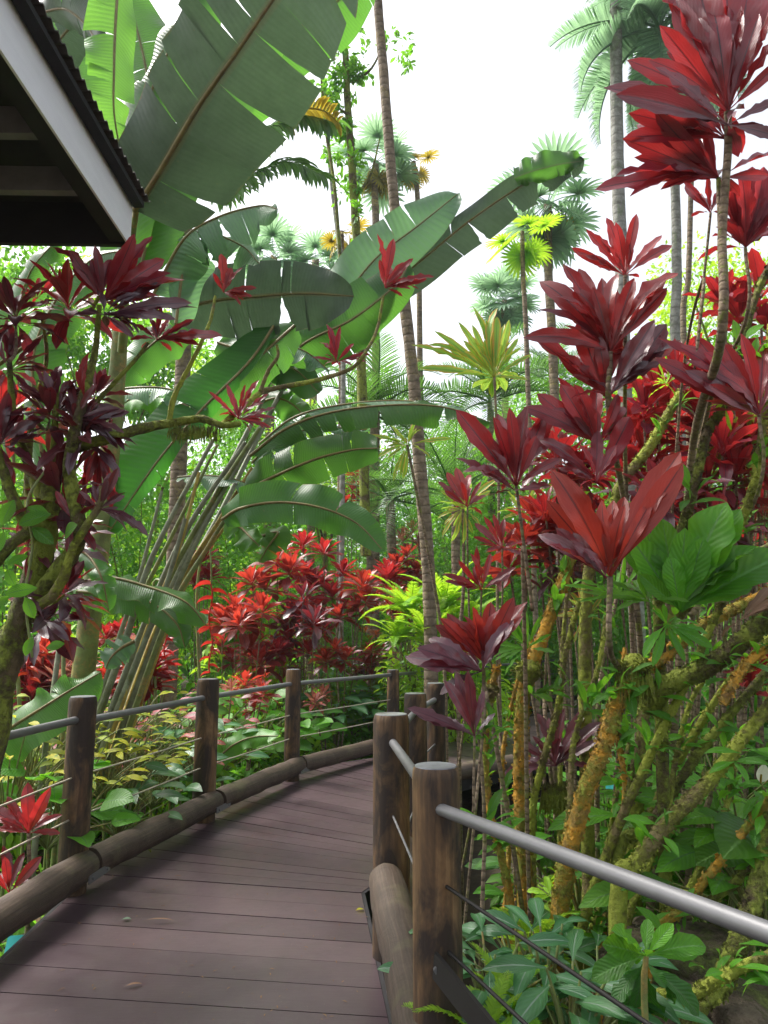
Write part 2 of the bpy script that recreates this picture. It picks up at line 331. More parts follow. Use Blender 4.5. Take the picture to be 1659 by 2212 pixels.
M['steel'] = steel(); M['cable'] = steel('cable_steel', (.50, .45, .36)); M['dark_steel'] = steel('dark_steel', (.028, .026, .024))
def deck_mat():
    m = N('composite_board'); co = m.coord('Object'); tint = m.n('ShaderNodeAttribute', attribute_name='tint').outputs['Fac']
    n1 = m.noise(1.3, 5, .65, co, .5); n2 = m.noise(7, 5, .7, co); n3 = m.noise(60, 3, .6, m.coord('Object', (.15, 1, 1))); sp_ = m.noise(150, 2, .5, co)
    col = m.mix(tint, (.040, .024, .031), (.068, .043, .050))
    col = m.mix(m.ramp(n1.outputs[0], (.35, (0, 0, 0)), (.7, (.55, .55, .55))), col, (.098, .068, .074))
    col = m.mix(m.ramp(n2.outputs[0], (.5, (0, 0, 0)), (.75, (.5, .5, .5))), col, (.05, .034, .037))
    col = m.mix(m.ramp(m.noise(2.6, 6, .75, co, 1.2).outputs[0], (.54, (0, 0, 0)), (.72, (.30, .30, .30))), col, (.045, .040, .028))
    col = m.mix(m.ramp(sp_.outputs[0], (.70, (0, 0, 0)), (.76, (.7, .7, .7))), col, (.22, .18, .16))
    h = m.math('ADD', m.math('MULTIPLY', n3.outputs[0], .5), m.math('MULTIPLY', n2.outputs[0], .5))
    r = m.math('ADD', .20, m.math('MULTIPLY', n2.outputs[0], .3))
    return m.out(m.principled(col, r, m.bump(h, .25, .004), spec=.55))
M['deck'] = deck_mat()
def simple(name, a, b, sc=8, rough=.6, spec=.4, bd=.004, stretch=(1, 1, 1), metal=0):
    m = N(name); n = m.noise(sc, 5, .65, m.coord('Object', stretch)); col = m.mix(m.ramp(n.outputs[0], (.3, (0, 0, 0)), (.7, (1, 1, 1))), a, b)
    return m.out(m.principled(col, rough, m.bump(n.outputs[0], .5, bd), spec=spec, metal=metal))
M['fascia'] = simple('white_paint', (.80, .80, .85), (.88, .88, .93), 5, .5, stretch=(3, .6, 3))
M['rafter'] = simple('dark_timber', (.13, .12, .125), (.20, .19, .195), 6, .7)
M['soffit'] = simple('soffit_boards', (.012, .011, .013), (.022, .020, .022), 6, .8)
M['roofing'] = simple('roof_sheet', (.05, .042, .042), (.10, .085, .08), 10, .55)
M['soil'] = simple('soil', (.018, .013, .008), (.06, .045, .022), 5, .95, bd=.05)
M['rock'] = bark_mat('rock', (.20, .16, .11), (.06, .045, .03), (.13, .16, .04), .5, bumpd=.05)
M['teal'] = simple('teal_plate', (.02, .30, .30), (.03, .38, .36), 5, .45)
# ================================================================ GROUND
def make_ground():
    xs = np.concatenate([np.linspace(-400, -14, 14), np.linspace(-13, 13, 90), np.linspace(14, 400, 14)])
    ys = np.concatenate([np.linspace(-60, -2, 8), np.linspace(-1, 26, 92), np.linspace(28, 900, 18)])
    V = [(x, y, gz(x, y)+.03*math.sin(x*5.1+y*3.3)*(abs(x) < 13)) for y in ys for x in xs]; nx = len(xs)
    Q = [(j*nx+i, j*nx+i+1, (j+1)*nx+i+1, (j+1)*nx+i) for j in range(len(ys)-1) for i in range(nx-1)]
    b = MB(); b.add(V, Q); o = b.build('ground', M['soil']); tag(o, 'dark brown garden soil under the planting', kind='structure')
make_ground()
# ================================================================ BOARDWALK (world plan, z = 0 is the deck)
LE = [(-1.62, .6), tuple(G(200, 1887))[:2], tuple(G(428, 1760))[:2], tuple(G(655, 1658))[:2], (-.10, 9.35), (.95, 11.0), (2.9, 14.2), (6.5, 18.5)]
_q1, _q2 = G(780, 1928), G(828, 2155)
RE = [(_q1.x+(_q2.x-_q1.x)*(_q1.y-.6)/(_q1.y-_q2.y), .6), tuple(G(780, 1928))[:2], (.25, 5.42), (.66, 7.05), (.80, 8.25), (1.9, 9.35), (4.5, 12.4), (8.6, 16.4)]
def lerp(a, b, t): return tuple(np.array(a)*(1-t)+np.array(b)*t)
def make_deck():
    b = MB(); s = MB(); rg = random.Random(5)
    nb = [17, 8, 11, 9, 9, 18, 24]
    for i in range(len(LE)-1):
        for k in range(nb[i]):
            t0, t1 = k/nb[i], (k+1)/nb[i]; g = .0035/ max(.1, (Vector(LE[i+1])-Vector(LE[i])).length/nb[i])/nb[i]
            e = .012/((Vector(LE[i+1])-Vector(LE[i])).length) if k == nb[i]-1 else g
            t0 += g; t1 -= e
            A, B = lerp(LE[i], LE[i+1], t0), lerp(RE[i], RE[i+1], t0); C, D = lerp(RE[i], RE[i+1], t1), lerp(LE[i], LE[i+1], t1)
            dz = rg.uniform(-.0012, .0012); top = [(*p, dz) for p in (A, B, C, D)]; ch = .0
            cen = np.mean(np.array([A, B, C, D]), axis=0)
            bot = [(*p, -.028) for p in (A, B, C, D)]
            inn = [(*(np.array(p)+(cen-np.array(p))*0), dz-.003) for p in (A, B, C, D)]
            yv = (np.array(D)-np.array(A)); yv = yv/np.linalg.norm(yv)*ch
            top2 = [(*(np.array(A)+yv), dz), (*(np.array(B)+yv), dz), (*(np.array(C)-yv), dz), (*(np.array(D)-yv), dz)]
            V = top2+inn+bot
            Q = [(0, 1, 2, 3)]+[(4+j, 4+(j+1) % 4, (j+1) % 4, j) for j in range(4)]+[(8+j, 8+(j+1) % 4, 4+(j+1) % 4, 4+j) for j in range(4)]
            b.add(V, Q, tint=rg.random())
    o = b.build('boardwalk', M['deck'], smooth=False); tag(o, 'curving boardwalk of purple brown composite boards', kind='structure')
    for side, E in (('l', LE), ('r', RE)):
        for i in range(len(E)-1):
            sg = 1 if side == 'l' else -1
            a, c = np.array(E[i]), np.array(E[i+1]); d = (c-a)/np.linalg.norm(c-a); n = np.array([-d[1], d[0]])*sg
            a = a+n*.012; c = c+n*.012
            s.beam((*a, -.085), (*c, -.085), .02, .165)
            a2 = a-n*.25; c2 = c-n*.25; s.beam((*a2, -.13), (*c2, -.13), .06, .2)
    q = s.build('edge_board', M['soffit'], o, smooth=False)
make_deck()
# ================================================================ RAILINGS
def galv_bracket(p, d, parent):
    b = MB(); n = np.cross(d, (0, 0, 1)); n /= np.linalg.norm(n)
    b.beam(p-d*.13, p+d*.13, .006, .045, up=(0, 0, 1))
    for k in (-.09, .09): b.tube([p+d*k-n*.0, p+d*k+n*.012], [.009, .009], 6)
    return b
def build_post(parent, x, y, top, dia, bottom=-1.1, seed=0, label=None, tilt=(0, 0)):
    b = MB(); r = dia/2; rg = random.Random(seed)
    zs = [bottom, -.5, 0, .35, .7, top-.035, top-.012, top]
    rr = [r*1.04, r*1.03, r*1.02, r*1.01, r, r*.985, r*.96, r*.90]
    b.tube([(x-tilt[0]*(top-z), y-tilt[1]*(top-z), z) for z in zs], rr, 26, cap=False, lump=.012, seed=seed)
    o = b.build('post', M['post'], parent, label=label)
    c = MB(); c.tube([(x, y, top-.006), (x, y, top+.003)], [r*.90, r*.86], 26); c.build('post_cap', M['post_top'], o, smooth=False)
    return o
def pipe(parent, a, b, r, name='handrail', mat='steel', n=14, sag=0):
    m = MB(); a = Vector(a); b = Vector(b); mid = (a+b)/2 - Vector((0, 0, sag))
    m.tube([a, mid, b] if sag else [a, b], r, n, sub=6 if sag else 1); return m.build(name, M[mat], parent)
def log(parent, a, b, r, seed=0, label=None):
    m = MB(); a = Vector(a); b = Vector(b); rg = random.Random(seed); k = 12
    pts = [a.lerp(b, i/k)+Vector((rg.uniform(-.004, .004), 0, rg.uniform(-.004, .004))) for i in range(k+1)]
    rad = [r*rg.uniform(.965, 1.035) for _ in pts]; rad[0] *= .93; rad[-1] *= .93
    m.tube(pts, rad, 22, lump=.018, seed=seed); return m.build('kerb_log', M['log'], parent, label=label)

lr = thing('railing', (-1.9, 4.6, -1.0), 'long curving railing of posts and cables down the left side of the boardwalk', 'railing')
LP = [(-2.0, 2.75, 1.05, .165), (*tuple(P(180, 1505, 4.62))[:2], P(180, 1505, 4.62).z, .165), (*tuple(P(450, 1467, 6.3))[:2], P(450, 1467, 6.3).z, .185),
      (*tuple(P(634, 1446, 7.95))[:2], P(634, 1446, 7.95).z, .16), (*tuple(P(849, 1447, 9.75))[:2], P(849, 1447, 9.75).z, .16), (1.05, 11.9, .98, .16), (3.1, 15.2, .98, .16), (6.0, 18.6, 1.0, .16)]
for i, (x, y, t, d) in enumerate(LP): build_post(lr, x, y, t, d, seed=i)
for i in range(len(LP)-1):
    a, b = LP[i], LP[i+1]; va = Vector((a[0], a[1], 0)); vb = Vector((b[0], b[1], 0)); d = (vb-va).normalized(); nn = Vector((d.y, -d.x, 0))
    off = .0
    for z, r, nm, mt, sg in ((.97 if i else .985, .022, 'handrail', 'steel', 0), (.655, .0055, 'cable', 'cable', .004), (.42, .0055, 'cable', 'cable', .004)):
        pipe(lr, va+d*.03+Vector((0, 0, min(z, a[2]-.06))), vb-d*.03+Vector((0, 0, min(z, b[2]-.06))), r, nm, mt, 14 if r > .01 else 6, sg)
    # kerb logs lie against the inner faces of the posts
    w_ = a[3]/2; pa = va+nn*w_ + Vector((0, 0, .155)); pb = vb+nn*(b[3]/2)+Vector((0, 0, .155))
    R_ = [.092, .088, .086, .084, .082, .082, .082][i]
    lg = log(lr, pa+d*(.05 if i else -.4), pb-d*(.0), R_, seed=20+i)
    br = galv_bracket(np.array(pb)+np.array(nn)*(R_*.93)+np.array([0, 0, -.042]), np.array(d), lg); br.build('bracket', M['steel'], lg, smooth=False)

rr_ = thing('railing', (.2, 3.5, -1.1), 'short railing of thick round posts along the inner right edge of the boardwalk', 'railing')
def at_post(x, y, d, dia): p = P(x, y, d); return (p.x, p.y, p.z, dia)
RP = [at_post(941, 1655, 2.42, .150), at_post(845, 1543, 3.78, .180), at_post(897, 1498, 5.15, .155), at_post(941, 1476, 6.05, .150)]
build_post(rr_, *RP[0], seed=41, label='nearest thick post with a pale wet top'); build_post(rr_, *RP[1], seed=42)
build_post(rr_, *RP[2], seed=43); build_post(rr_, *RP[3], seed=44)
for i in range(3):
    a, b = RP[i], RP[i+1]; va = Vector((a[0], a[1], 0)); vb = Vector((b[0], b[1], 0)); d = (vb-va).normalized()
    za = .985 if i == 0 else min(.97, a[2]-.06)
    for z, r, nm, mt in ((.975, .020, 'handrail', 'steel'), (.64, .0055, 'cable', 'steel'), (.38, .0055, 'cable', 'steel')):
        pipe(rr_, va+d*.03+Vector((0, 0, z)), vb-d*.03+Vector((0, 0, z)), r, nm, mt, 12 if r > .01 else 6)
# the run that turns off to the right, towards the viewer
A = P(935, 1742, 2.40); B = P(1705, 2032, 1.30); dd = (B-A).normalized(); B2 = A+dd*(1.9)
E0 = Vector((B2.x, B2.y, B2.z))
pipe(rr_, A, B2, .0185)
cA = P(950, 1905, 2.38); cB = P(1400, 2212, 1.72); pipe(rr_, cA, cA+(cB-cA)*1.9, .0055, 'cable', 'dark_steel', 8)
cA = P(957, 2045, 2.38); cB = P(1135, 2212, 2.03); pipe(rr_, cA, cA+(cB-cA)*3, .0055, 'cable', 'dark_steel', 8)
build_post(rr_, B2.x+.02, B2.y, 1.05, .15, seed=47)
# dark brace bolted to the near post
b = MB(); s0 = P(940, 2085, 2.33); s1 = P(1080, 2260, 2.02); b.beam(s0, s1, .012, .075, up=(0, 0, 1)); br = b.build('brace', M['dark_steel'], rr_, smooth=False)
b = MB(); q = P(944, 2092, 2.325); b.tube([q, q+Vector((.0, -.016, .0))], .011, 6); b.build('bolt', M['steel'], br, smooth=False)
# kerb logs, right
log(rr_, (P(834, 1903, 3.66)), (P(935, 2330, 2.28)), .086, 61)
log(rr_, Vector((RP[1][0]+.02, RP[1][1]+.05, .12)), Vector((RP[2][0]-.07, RP[2][1], .12)), .085, 62)
log(rr_, Vector((RP[2][0]-.06, RP[2][1], .12)), Vector((RP[3][0]-.05, RP[3][1]+.1, .12)), .085, 63)
log(rr_, Vector((.72, 8.15, .03)), Vector((1.95, 9.15, .05)), .09, 64)
log(rr_, Vector((1.95, 9.15, .05)), Vector((4.6, 12.2, .05)), .09, 65)
# far right edge posts and deck bearers below
for i, (x, y) in enumerate([(2.6, 9.9)]): build_post(rr_, x, y, .02, .15, seed=70+i)

# leaf litter on the boards
def litter(name, x, y, ln, wd, ang, mat, label, cat, group=None, curl=.5):
    p = G(x, y, .0); b = MB(); tp = leaf_tpl(w=wd/ln, nl=8, na=2, fold=.3, droop=curl, pet=.1)
    R = frames([(math.cos(ang), math.sin(ang), .05)], [(0, 0, 1)])
    V = tp[0].copy(); V[:, 2] -= V[:, 2].min(); b.scatter((V, tp[1], tp[2]), R, [(0, 0, 0)], [ln], .6)
    o = bpy.data.objects.new(name, b.mesh(name, M[mat])); o.location = (p.x, p.y, .004); link(o); tag(o, label, cat, group)
litter('fallen_leaf', 310, 1995, .16, .014, .05, 'dead', 'long thin dry brown leaf lying across the boards', 'leaf', 'leaves fallen on the boards')
litter('fallen_leaf', 262, 1990, .05, .025, .3, 'banana_pale', 'small pale green leaf fallen on the boards', 'leaf', 'leaves fallen on the boards')
litter('fallen_leaf', 268, 2136, .075, .02, .4, 'dead', 'tan curled leaf on the nearest boards', 'leaf', 'leaves fallen on the boards')
litter('fallen_leaf', 768, 1970, .05, .03, .4, 'croton', 'yellow green leaf by the right edge of the boards', 'leaf', 'leaves fallen on the boards')
litter('fallen_leaf', 318, 1840, .07, .022, -.9, 'moss_dark', 'dark curled leaf standing on edge near the left kerb', 'leaf', 'leaves fallen on the boards', 1.2)
litter('fallen_leaf', 375, 1895, .05, .01, .1, 'dead', 'tiny tan leaf strip just past the board joint', 'leaf', 'leaves fallen on the boards')
litter('fallen_leaf', 195, 1770, .1, .05, .3, 'croton', 'bright yellow leaf outside the left kerb log', 'leaf', 'leaves fallen on the boards') if False else None
rg = random.Random(3)
b = MB(); tp = leaf_tpl(w=.25, nl=3, na=2, fold=.3, droop=.6, pet=.05); k = 190
O = np.array([tuple(G(rg.uniform(120, 790), rg.uniform(1780, 2205), .003)) for _ in range(k)]); an = RNG.random(k)*6.28
b.scatter(tp, frames(np.stack([np.cos(an), np.sin(an), an*0], 1), [(0, 0, 1)]), O, RNG.uniform(.005, .030, k)**1.0, RNG.random(k))
o = b.build('leaf_litter', M['dead']); tag(o, 'scattered specks of dry leaf litter on the boards', 'leaf litter', kind='stuff')
# small teal plates
def plate(x, y, d, wd, ht, label, rot=.3):
    p = P(x, y, d); t = thing('name_plate', (p.x, p.y, gz(p.x, p.y)), label, 'plant sign', 'teal plant name plates')
    b = MB(); b.box(p, (wd, .006, ht), np.array(Matrix.Rotation(rot, 3, 'Z') @ Matrix.Rotation(-.7, 3, 'X'))); b.build('plate', M['teal'], t, smooth=False)
    b = MB(); b.tube([(p.x, p.y+.01, gz(p.x, p.y)-.05), (p.x, p.y+.01, p.z)], .006, 6); b.build('stake', M['dark_steel'], t)
plate(52, 2040, 4.05, .17, .09, 'teal plant name plate below the deck at the bottom left', .2)
plate(1331, 1697, 4.6, .12, .05, 'teal plant name plate behind the orange mossy trunk on the right', -.3)

# ================================================================ SHELTER ROOF
roof = thing('shelter_roof', tuple(P(-300, 532, 4.1)), 'corner of a dark corrugated shelter roof with a white fascia board', 'roof')
c0 = P(279, 531, 4.1); c1 = G(-4, 104, c0.z); edge = (c1-c0).normalized(); far = c0+edge*3.2
inn = Vector((edge.y, -edge.x, 0)); inn = -inn if inn.x > 0 else inn      # towards the inside (left)
FH = .27
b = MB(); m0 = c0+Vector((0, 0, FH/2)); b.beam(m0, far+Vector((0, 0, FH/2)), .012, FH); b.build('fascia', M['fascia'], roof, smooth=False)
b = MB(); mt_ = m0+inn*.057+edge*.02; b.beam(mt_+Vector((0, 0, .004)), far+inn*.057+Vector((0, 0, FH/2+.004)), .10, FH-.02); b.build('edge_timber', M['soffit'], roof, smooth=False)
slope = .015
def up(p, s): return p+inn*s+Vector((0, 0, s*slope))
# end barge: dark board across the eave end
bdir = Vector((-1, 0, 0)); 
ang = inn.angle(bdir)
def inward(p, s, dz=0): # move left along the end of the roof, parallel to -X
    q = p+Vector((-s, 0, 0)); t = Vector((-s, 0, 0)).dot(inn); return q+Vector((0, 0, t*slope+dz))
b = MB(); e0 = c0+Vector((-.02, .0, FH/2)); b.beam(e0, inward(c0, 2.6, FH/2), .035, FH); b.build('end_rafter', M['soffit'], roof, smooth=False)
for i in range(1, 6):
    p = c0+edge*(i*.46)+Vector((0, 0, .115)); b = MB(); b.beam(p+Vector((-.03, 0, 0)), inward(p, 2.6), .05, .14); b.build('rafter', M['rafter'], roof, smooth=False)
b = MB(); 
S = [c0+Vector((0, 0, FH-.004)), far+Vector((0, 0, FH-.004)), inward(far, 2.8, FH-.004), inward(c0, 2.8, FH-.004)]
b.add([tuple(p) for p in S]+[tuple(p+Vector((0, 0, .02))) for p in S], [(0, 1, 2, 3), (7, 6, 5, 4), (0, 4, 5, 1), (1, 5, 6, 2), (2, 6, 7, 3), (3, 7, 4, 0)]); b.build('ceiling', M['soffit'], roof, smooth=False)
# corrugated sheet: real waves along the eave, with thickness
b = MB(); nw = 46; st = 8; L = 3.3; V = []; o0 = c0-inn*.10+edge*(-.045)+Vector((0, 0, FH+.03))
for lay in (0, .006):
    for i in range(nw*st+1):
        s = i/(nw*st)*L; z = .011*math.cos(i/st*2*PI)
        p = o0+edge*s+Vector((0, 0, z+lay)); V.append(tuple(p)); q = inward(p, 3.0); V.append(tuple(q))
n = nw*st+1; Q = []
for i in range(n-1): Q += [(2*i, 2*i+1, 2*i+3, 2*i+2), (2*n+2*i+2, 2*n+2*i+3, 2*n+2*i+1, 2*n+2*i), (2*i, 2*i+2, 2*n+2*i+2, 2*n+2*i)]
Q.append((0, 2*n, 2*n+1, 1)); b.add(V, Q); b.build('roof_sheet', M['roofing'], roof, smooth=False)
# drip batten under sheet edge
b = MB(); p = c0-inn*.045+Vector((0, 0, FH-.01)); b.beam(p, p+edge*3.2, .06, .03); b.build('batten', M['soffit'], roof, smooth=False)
# ================================================================ PLANT BUILDERS
TI = [leaf_tpl(w=.235, nl=7, na=4, fold=f, droop=d, wave=wv, pet=.14, peak=.58, sharp=.64, wf=4, ph=k*1.3) for k, (f, d, wv) in
      enumerate([(.35, .15, .05), (.3, .35, .09), (.25, .6, .12), (.2, .85, .14), (.3, 1.15, .12), (.15, .5, .16)])]
TI_LOW = [leaf_tpl(w=.27, nl=4, na=2, fold=f, droop=d, pet=.14, peak=.58, sharp=.66) for f, d in [(.35, .2), (.3, .6), (.25, 1.0)]]
def rand_unit(n):
    v = RNG.normal(size=(n, 3)); return v/np.linalg.norm(v, axis=1)[:, None]
def rosette_mb(k, wide=1.0, low=False, up=86, down=-25, bright=.5, seed=0, spread=.22):
    """leaves round the top of a stem; +Z is the stem, a leaf is 1 unit long"""
    b = MB(); rg = random.Random(seed); T = TI_LOW if low else TI
    for i in range(k):
        f = i/(k-1); az = i*2.39996+rg.uniform(-.3, .3); el = math.radians(up+(down-up)*f**.8+rg.uniform(-9, 9))
        D = (math.cos(az)*math.cos(el), math.sin(az)*math.cos(el), math.sin(el))
        nrm = np.array([-math.cos(az)*math.sin(el), -math.sin(az)*math.sin(el), math.cos(el)])+rand_unit(1)[0]*.35
        ti = int(min(len(T)-1, max(0, f*(len(T)-1)+rg.uniform(-1, 1)))); tp = T[ti]
        s = (.62+.38*min(1, f*2.2))*rg.uniform(.85, 1.12)
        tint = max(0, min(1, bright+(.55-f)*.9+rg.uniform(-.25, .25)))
        b.scatter(tp, frames([D], [nrm]), [(0, 0, spread*(.5-f))], [(s, s*wide*rg.uniform(.85, 1.15), s)], tint)
    return b
ROS = {}
def rosettes(key, mat, nvar=4, **kw):
    ROS[key] = [rosette_mb(seed=i*7+hash(len(key)) % 5, **kw).mesh('leaf_cluster', M[mat]) for i in range(nvar)]
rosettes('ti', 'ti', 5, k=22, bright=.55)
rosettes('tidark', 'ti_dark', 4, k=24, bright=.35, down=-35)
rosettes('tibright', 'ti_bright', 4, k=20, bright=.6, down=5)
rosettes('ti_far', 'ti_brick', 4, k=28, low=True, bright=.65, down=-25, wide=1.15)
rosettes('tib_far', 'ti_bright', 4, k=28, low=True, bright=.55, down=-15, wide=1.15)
rosettes('varieg', 'varieg', 3, k=22, wide=.75, bright=.5, down=-30)
rosettes('vpink', 'varieg_pink', 3, k=20, low=True, bright=.5, down=-20)
rosettes('lime', 'green_lime', 3, k=20, low=True, bright=.5, down=-10)
rosettes('grn', 'green', 3, k=20, low=True, wide=1.2, bright=.5, down=-20)
rosettes('epi', 'green', 3, k=16, wide=.55, bright=.6, down=-20)
def put(meshes, name, parent, p, s, axis=(0, 0, 1), roll=None, rg=random):
    me = rg.choice(meshes) if isinstance(meshes, list) else meshes
    o = bpy.data.objects.new(name, me); link(o, parent)
    q = Vector(axis).normalized().to_track_quat('Z', 'Y').to_matrix() @ Matrix.Rotation(rg.uniform(0, 6.28) if roll is None else roll, 3, 'Z')
    o.rotation_euler = q.to_euler(); o.scale = (s, s, s) if not isinstance(s, tuple) else s
    o.location = Vector(p)-(parent.location if parent is not None else Vector((0, 0, 0))); return o

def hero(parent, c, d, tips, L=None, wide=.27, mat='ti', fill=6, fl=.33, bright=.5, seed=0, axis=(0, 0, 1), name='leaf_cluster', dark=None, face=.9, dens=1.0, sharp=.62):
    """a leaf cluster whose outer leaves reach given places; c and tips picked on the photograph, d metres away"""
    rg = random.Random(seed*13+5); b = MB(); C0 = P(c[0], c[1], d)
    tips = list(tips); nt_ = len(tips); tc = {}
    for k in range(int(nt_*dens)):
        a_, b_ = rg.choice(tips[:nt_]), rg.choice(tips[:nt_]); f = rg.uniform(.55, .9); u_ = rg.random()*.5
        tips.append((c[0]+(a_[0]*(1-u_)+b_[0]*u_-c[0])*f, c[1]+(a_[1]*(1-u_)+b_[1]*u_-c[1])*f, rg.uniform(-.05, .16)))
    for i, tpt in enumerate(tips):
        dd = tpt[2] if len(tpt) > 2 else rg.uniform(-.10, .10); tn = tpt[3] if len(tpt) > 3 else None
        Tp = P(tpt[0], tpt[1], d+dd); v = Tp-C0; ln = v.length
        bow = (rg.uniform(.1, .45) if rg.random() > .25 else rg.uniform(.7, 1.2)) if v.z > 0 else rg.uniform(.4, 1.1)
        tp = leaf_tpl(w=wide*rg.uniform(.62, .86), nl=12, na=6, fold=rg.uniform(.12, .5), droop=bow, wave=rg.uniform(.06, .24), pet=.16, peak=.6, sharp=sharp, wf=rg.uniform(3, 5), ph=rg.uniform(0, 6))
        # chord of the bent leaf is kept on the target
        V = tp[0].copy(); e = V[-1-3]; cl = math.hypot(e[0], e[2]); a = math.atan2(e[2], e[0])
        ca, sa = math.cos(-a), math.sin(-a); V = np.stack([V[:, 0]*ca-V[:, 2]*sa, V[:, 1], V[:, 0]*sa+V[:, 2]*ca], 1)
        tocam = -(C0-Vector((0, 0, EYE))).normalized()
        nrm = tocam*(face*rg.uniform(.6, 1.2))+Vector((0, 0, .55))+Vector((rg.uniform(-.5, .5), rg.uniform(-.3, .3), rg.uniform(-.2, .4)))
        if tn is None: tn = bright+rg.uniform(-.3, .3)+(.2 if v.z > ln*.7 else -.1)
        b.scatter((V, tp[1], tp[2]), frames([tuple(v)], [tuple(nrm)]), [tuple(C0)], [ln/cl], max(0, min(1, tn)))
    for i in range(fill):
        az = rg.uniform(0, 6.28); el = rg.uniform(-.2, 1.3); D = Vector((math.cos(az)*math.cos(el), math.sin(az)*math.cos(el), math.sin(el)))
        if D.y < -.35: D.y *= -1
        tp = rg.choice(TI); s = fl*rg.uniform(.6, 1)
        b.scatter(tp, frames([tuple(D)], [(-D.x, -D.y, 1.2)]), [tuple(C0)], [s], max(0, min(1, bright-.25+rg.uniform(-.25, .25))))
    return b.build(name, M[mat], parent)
def stem(parent, pts, r0, r1, mat='ti_stem', name='stem', n=9, lump=.06, seed=0, d=None, sub=6, base=None):
    """pts: (x, y, depth) picked on the photograph; base=True drops the first one to the ground"""
    W = [P(*p) for p in pts]
    if base: g = W[0].copy(); g.z = gz(g.x, g.y)-.1; W = [g]+W if g.z < W[0].z-.1 else W
    rad = np.linspace(r0, r1, len(W)); b = MB(); b.tube(W, rad, n, sub=sub, lump=lump, seed=seed); return b.build(name, M[mat], parent)
def root_at(name, x, y, d, label, cat, group=None):
    p = P(x, y, d); return thing(name, (p.x, p.y, gz(p.x, p.y)), label, cat, group)

# ---- banana / traveller's palm leaves
def banana_leaf(parent, pts, wl, wr, mat='banana', nh=None, tears=(), ang=(.15, .15), curl=.5, n=56, na=7, seed=0, rib=True, tipw=.0, ribr=.014, name='leaf', basew=.55, tint=.5, peak=.45, label=None, world=False, splits=4, pexp=.42):
    """pts: midrib places (x, y, depth) base -> tip. wl/wr half widths in metres (left/right seen along the rib).
    tears: (side, v, gap) splits running from edge to rib. ang: fall of each half below the flat; curl: bend towards the edge"""
    rg = random.Random(seed); W = np.array([tuple(P(*p)) for p in pts]) if not world else np.array(pts, float)
    C, _ = smooth_path(W, np.zeros(len(W)), max(2, n//(len(W)-1))); m = len(C)
    tg = np.gradient(C, axis=0); tg /= np.linalg.norm(tg, axis=1)[:, None]
    if nh is None: nh = tuple(-(Vector(C[m//2])-Vector((0, 0, EYE))).normalized())
    N0 = np.array(nh, float); F = frames(tg, N0[None]); v = np.linspace(0, 1, m)
    e = math.log(.5)/math.log(peak); prof = np.clip(np.sin(PI*np.clip(v, .0, 1)**e), 0, 1)**pexp
    prof = np.maximum(prof, np.where(v < .06, basew*v/.06, 0)); prof[-1] = .02; prof[0] = .05
    b = MB()
    tears = list(tears)
    if splits:
        for side in (1, -1):
            for k in range(splits):
                v_ = rg.uniform(.12, .92)
                if all(abs(v_-t_[1]) > .05 for t_ in tears if t_[0] == side): tears.append((side, v_, rg.uniform(.002, .007)))
    for side, wd in ((1, wl), (-1, wr)):
        cuts = sorted([(t[1], t[2]) for t in tears if t[0] == side]); bounds = [0]+[c[0] for c in cuts]+[1]; gaps = [0]+[c[1] for c in cuts]+[0]
        for k in range(len(bounds)-1):
            v0, v1 = bounds[k], bounds[k+1]; nn = max(3, int((v1-v0)*m)); vs_ = np.linspace(v0, v1, nn)
            da = rg.uniform(-.16, .16) if len(bounds) > 2 else 0; dc = rg.uniform(-.15, .3) if len(bounds) > 2 else 0; dw = rg.uniform(.9, 1.05) if len(bounds) > 2 else 1
            V = []; U = []
            for a in vs_:
                for j in range(na+1):
                    t = j/na; jt = t**1.3*(1+.25*math.sin(t*17+k*3+seed)); g0 = gaps[k]*jt*.5; g1 = gaps[k+1]*jt*.5
                    aa = a+(g0*(1-(a-v0)/(v1-v0+1e-9)) - g1*((a-v0)/(v1-v0+1e-9))) + .035*t*(1-a)
                    aa = min(1, max(0, aa)); f = aa*(m-1); i0 = min(m-2, int(f)); fr = f-i0
                    c = C[i0]*(1-fr)+C[i0+1]*fr; R = F[i0]; pw = (prof[i0]*(1-fr)+prof[i0+1]*fr)*wd*dw
                    th = (ang[0] if side == 1 else ang[1])+da+(curl+dc)*t
                    th0 = (ang[0] if side == 1 else ang[1])+da; cc = curl+dc+1e-4
                    sx = (math.sin(th)-math.sin(th0))/cc; sz = -(math.cos(th0)-math.cos(th))/cc
                    rip = .035*math.sin(aa*17+seed*2+k)*t*t+.02*math.sin(aa*31+seed*5)*t*t
                    p = c+R[:, 1]*side*pw*sx+R[:, 2]*(pw*sz+rip); V.append(p); U.append((.5+side*.5*t, a))
            Q = [(i*(na+1)+j, (i+1)*(na+1)+j, (i+1)*(na+1)+j+1, i*(na+1)+j+1) if side == -1 else (i*(na+1)+j, i*(na+1)+j+1, (i+1)*(na+1)+j+1, (i+1)*(na+1)+j) for i in range(nn-1) for j in range(na)]
            b.add(V, Q, None, U, max(0, min(1, tint+rg.uniform(-.25, .25))))
    o = b.build(name, M[mat], parent, label=label)
    if rib:
        r = MB(); st = C+F[:, :, 2]*.002; r.tube(st[::2], np.linspace(ribr, ribr*.25, len(st[::2])), 7); r.build('midrib', M['midrib'], o)
    return o
def petiole(parent, pts, r0=.022, r1=.012, mat='petiole', seed=0):
    return stem(parent, pts, r0, r1, mat, 'petiole', 9, .03, seed)

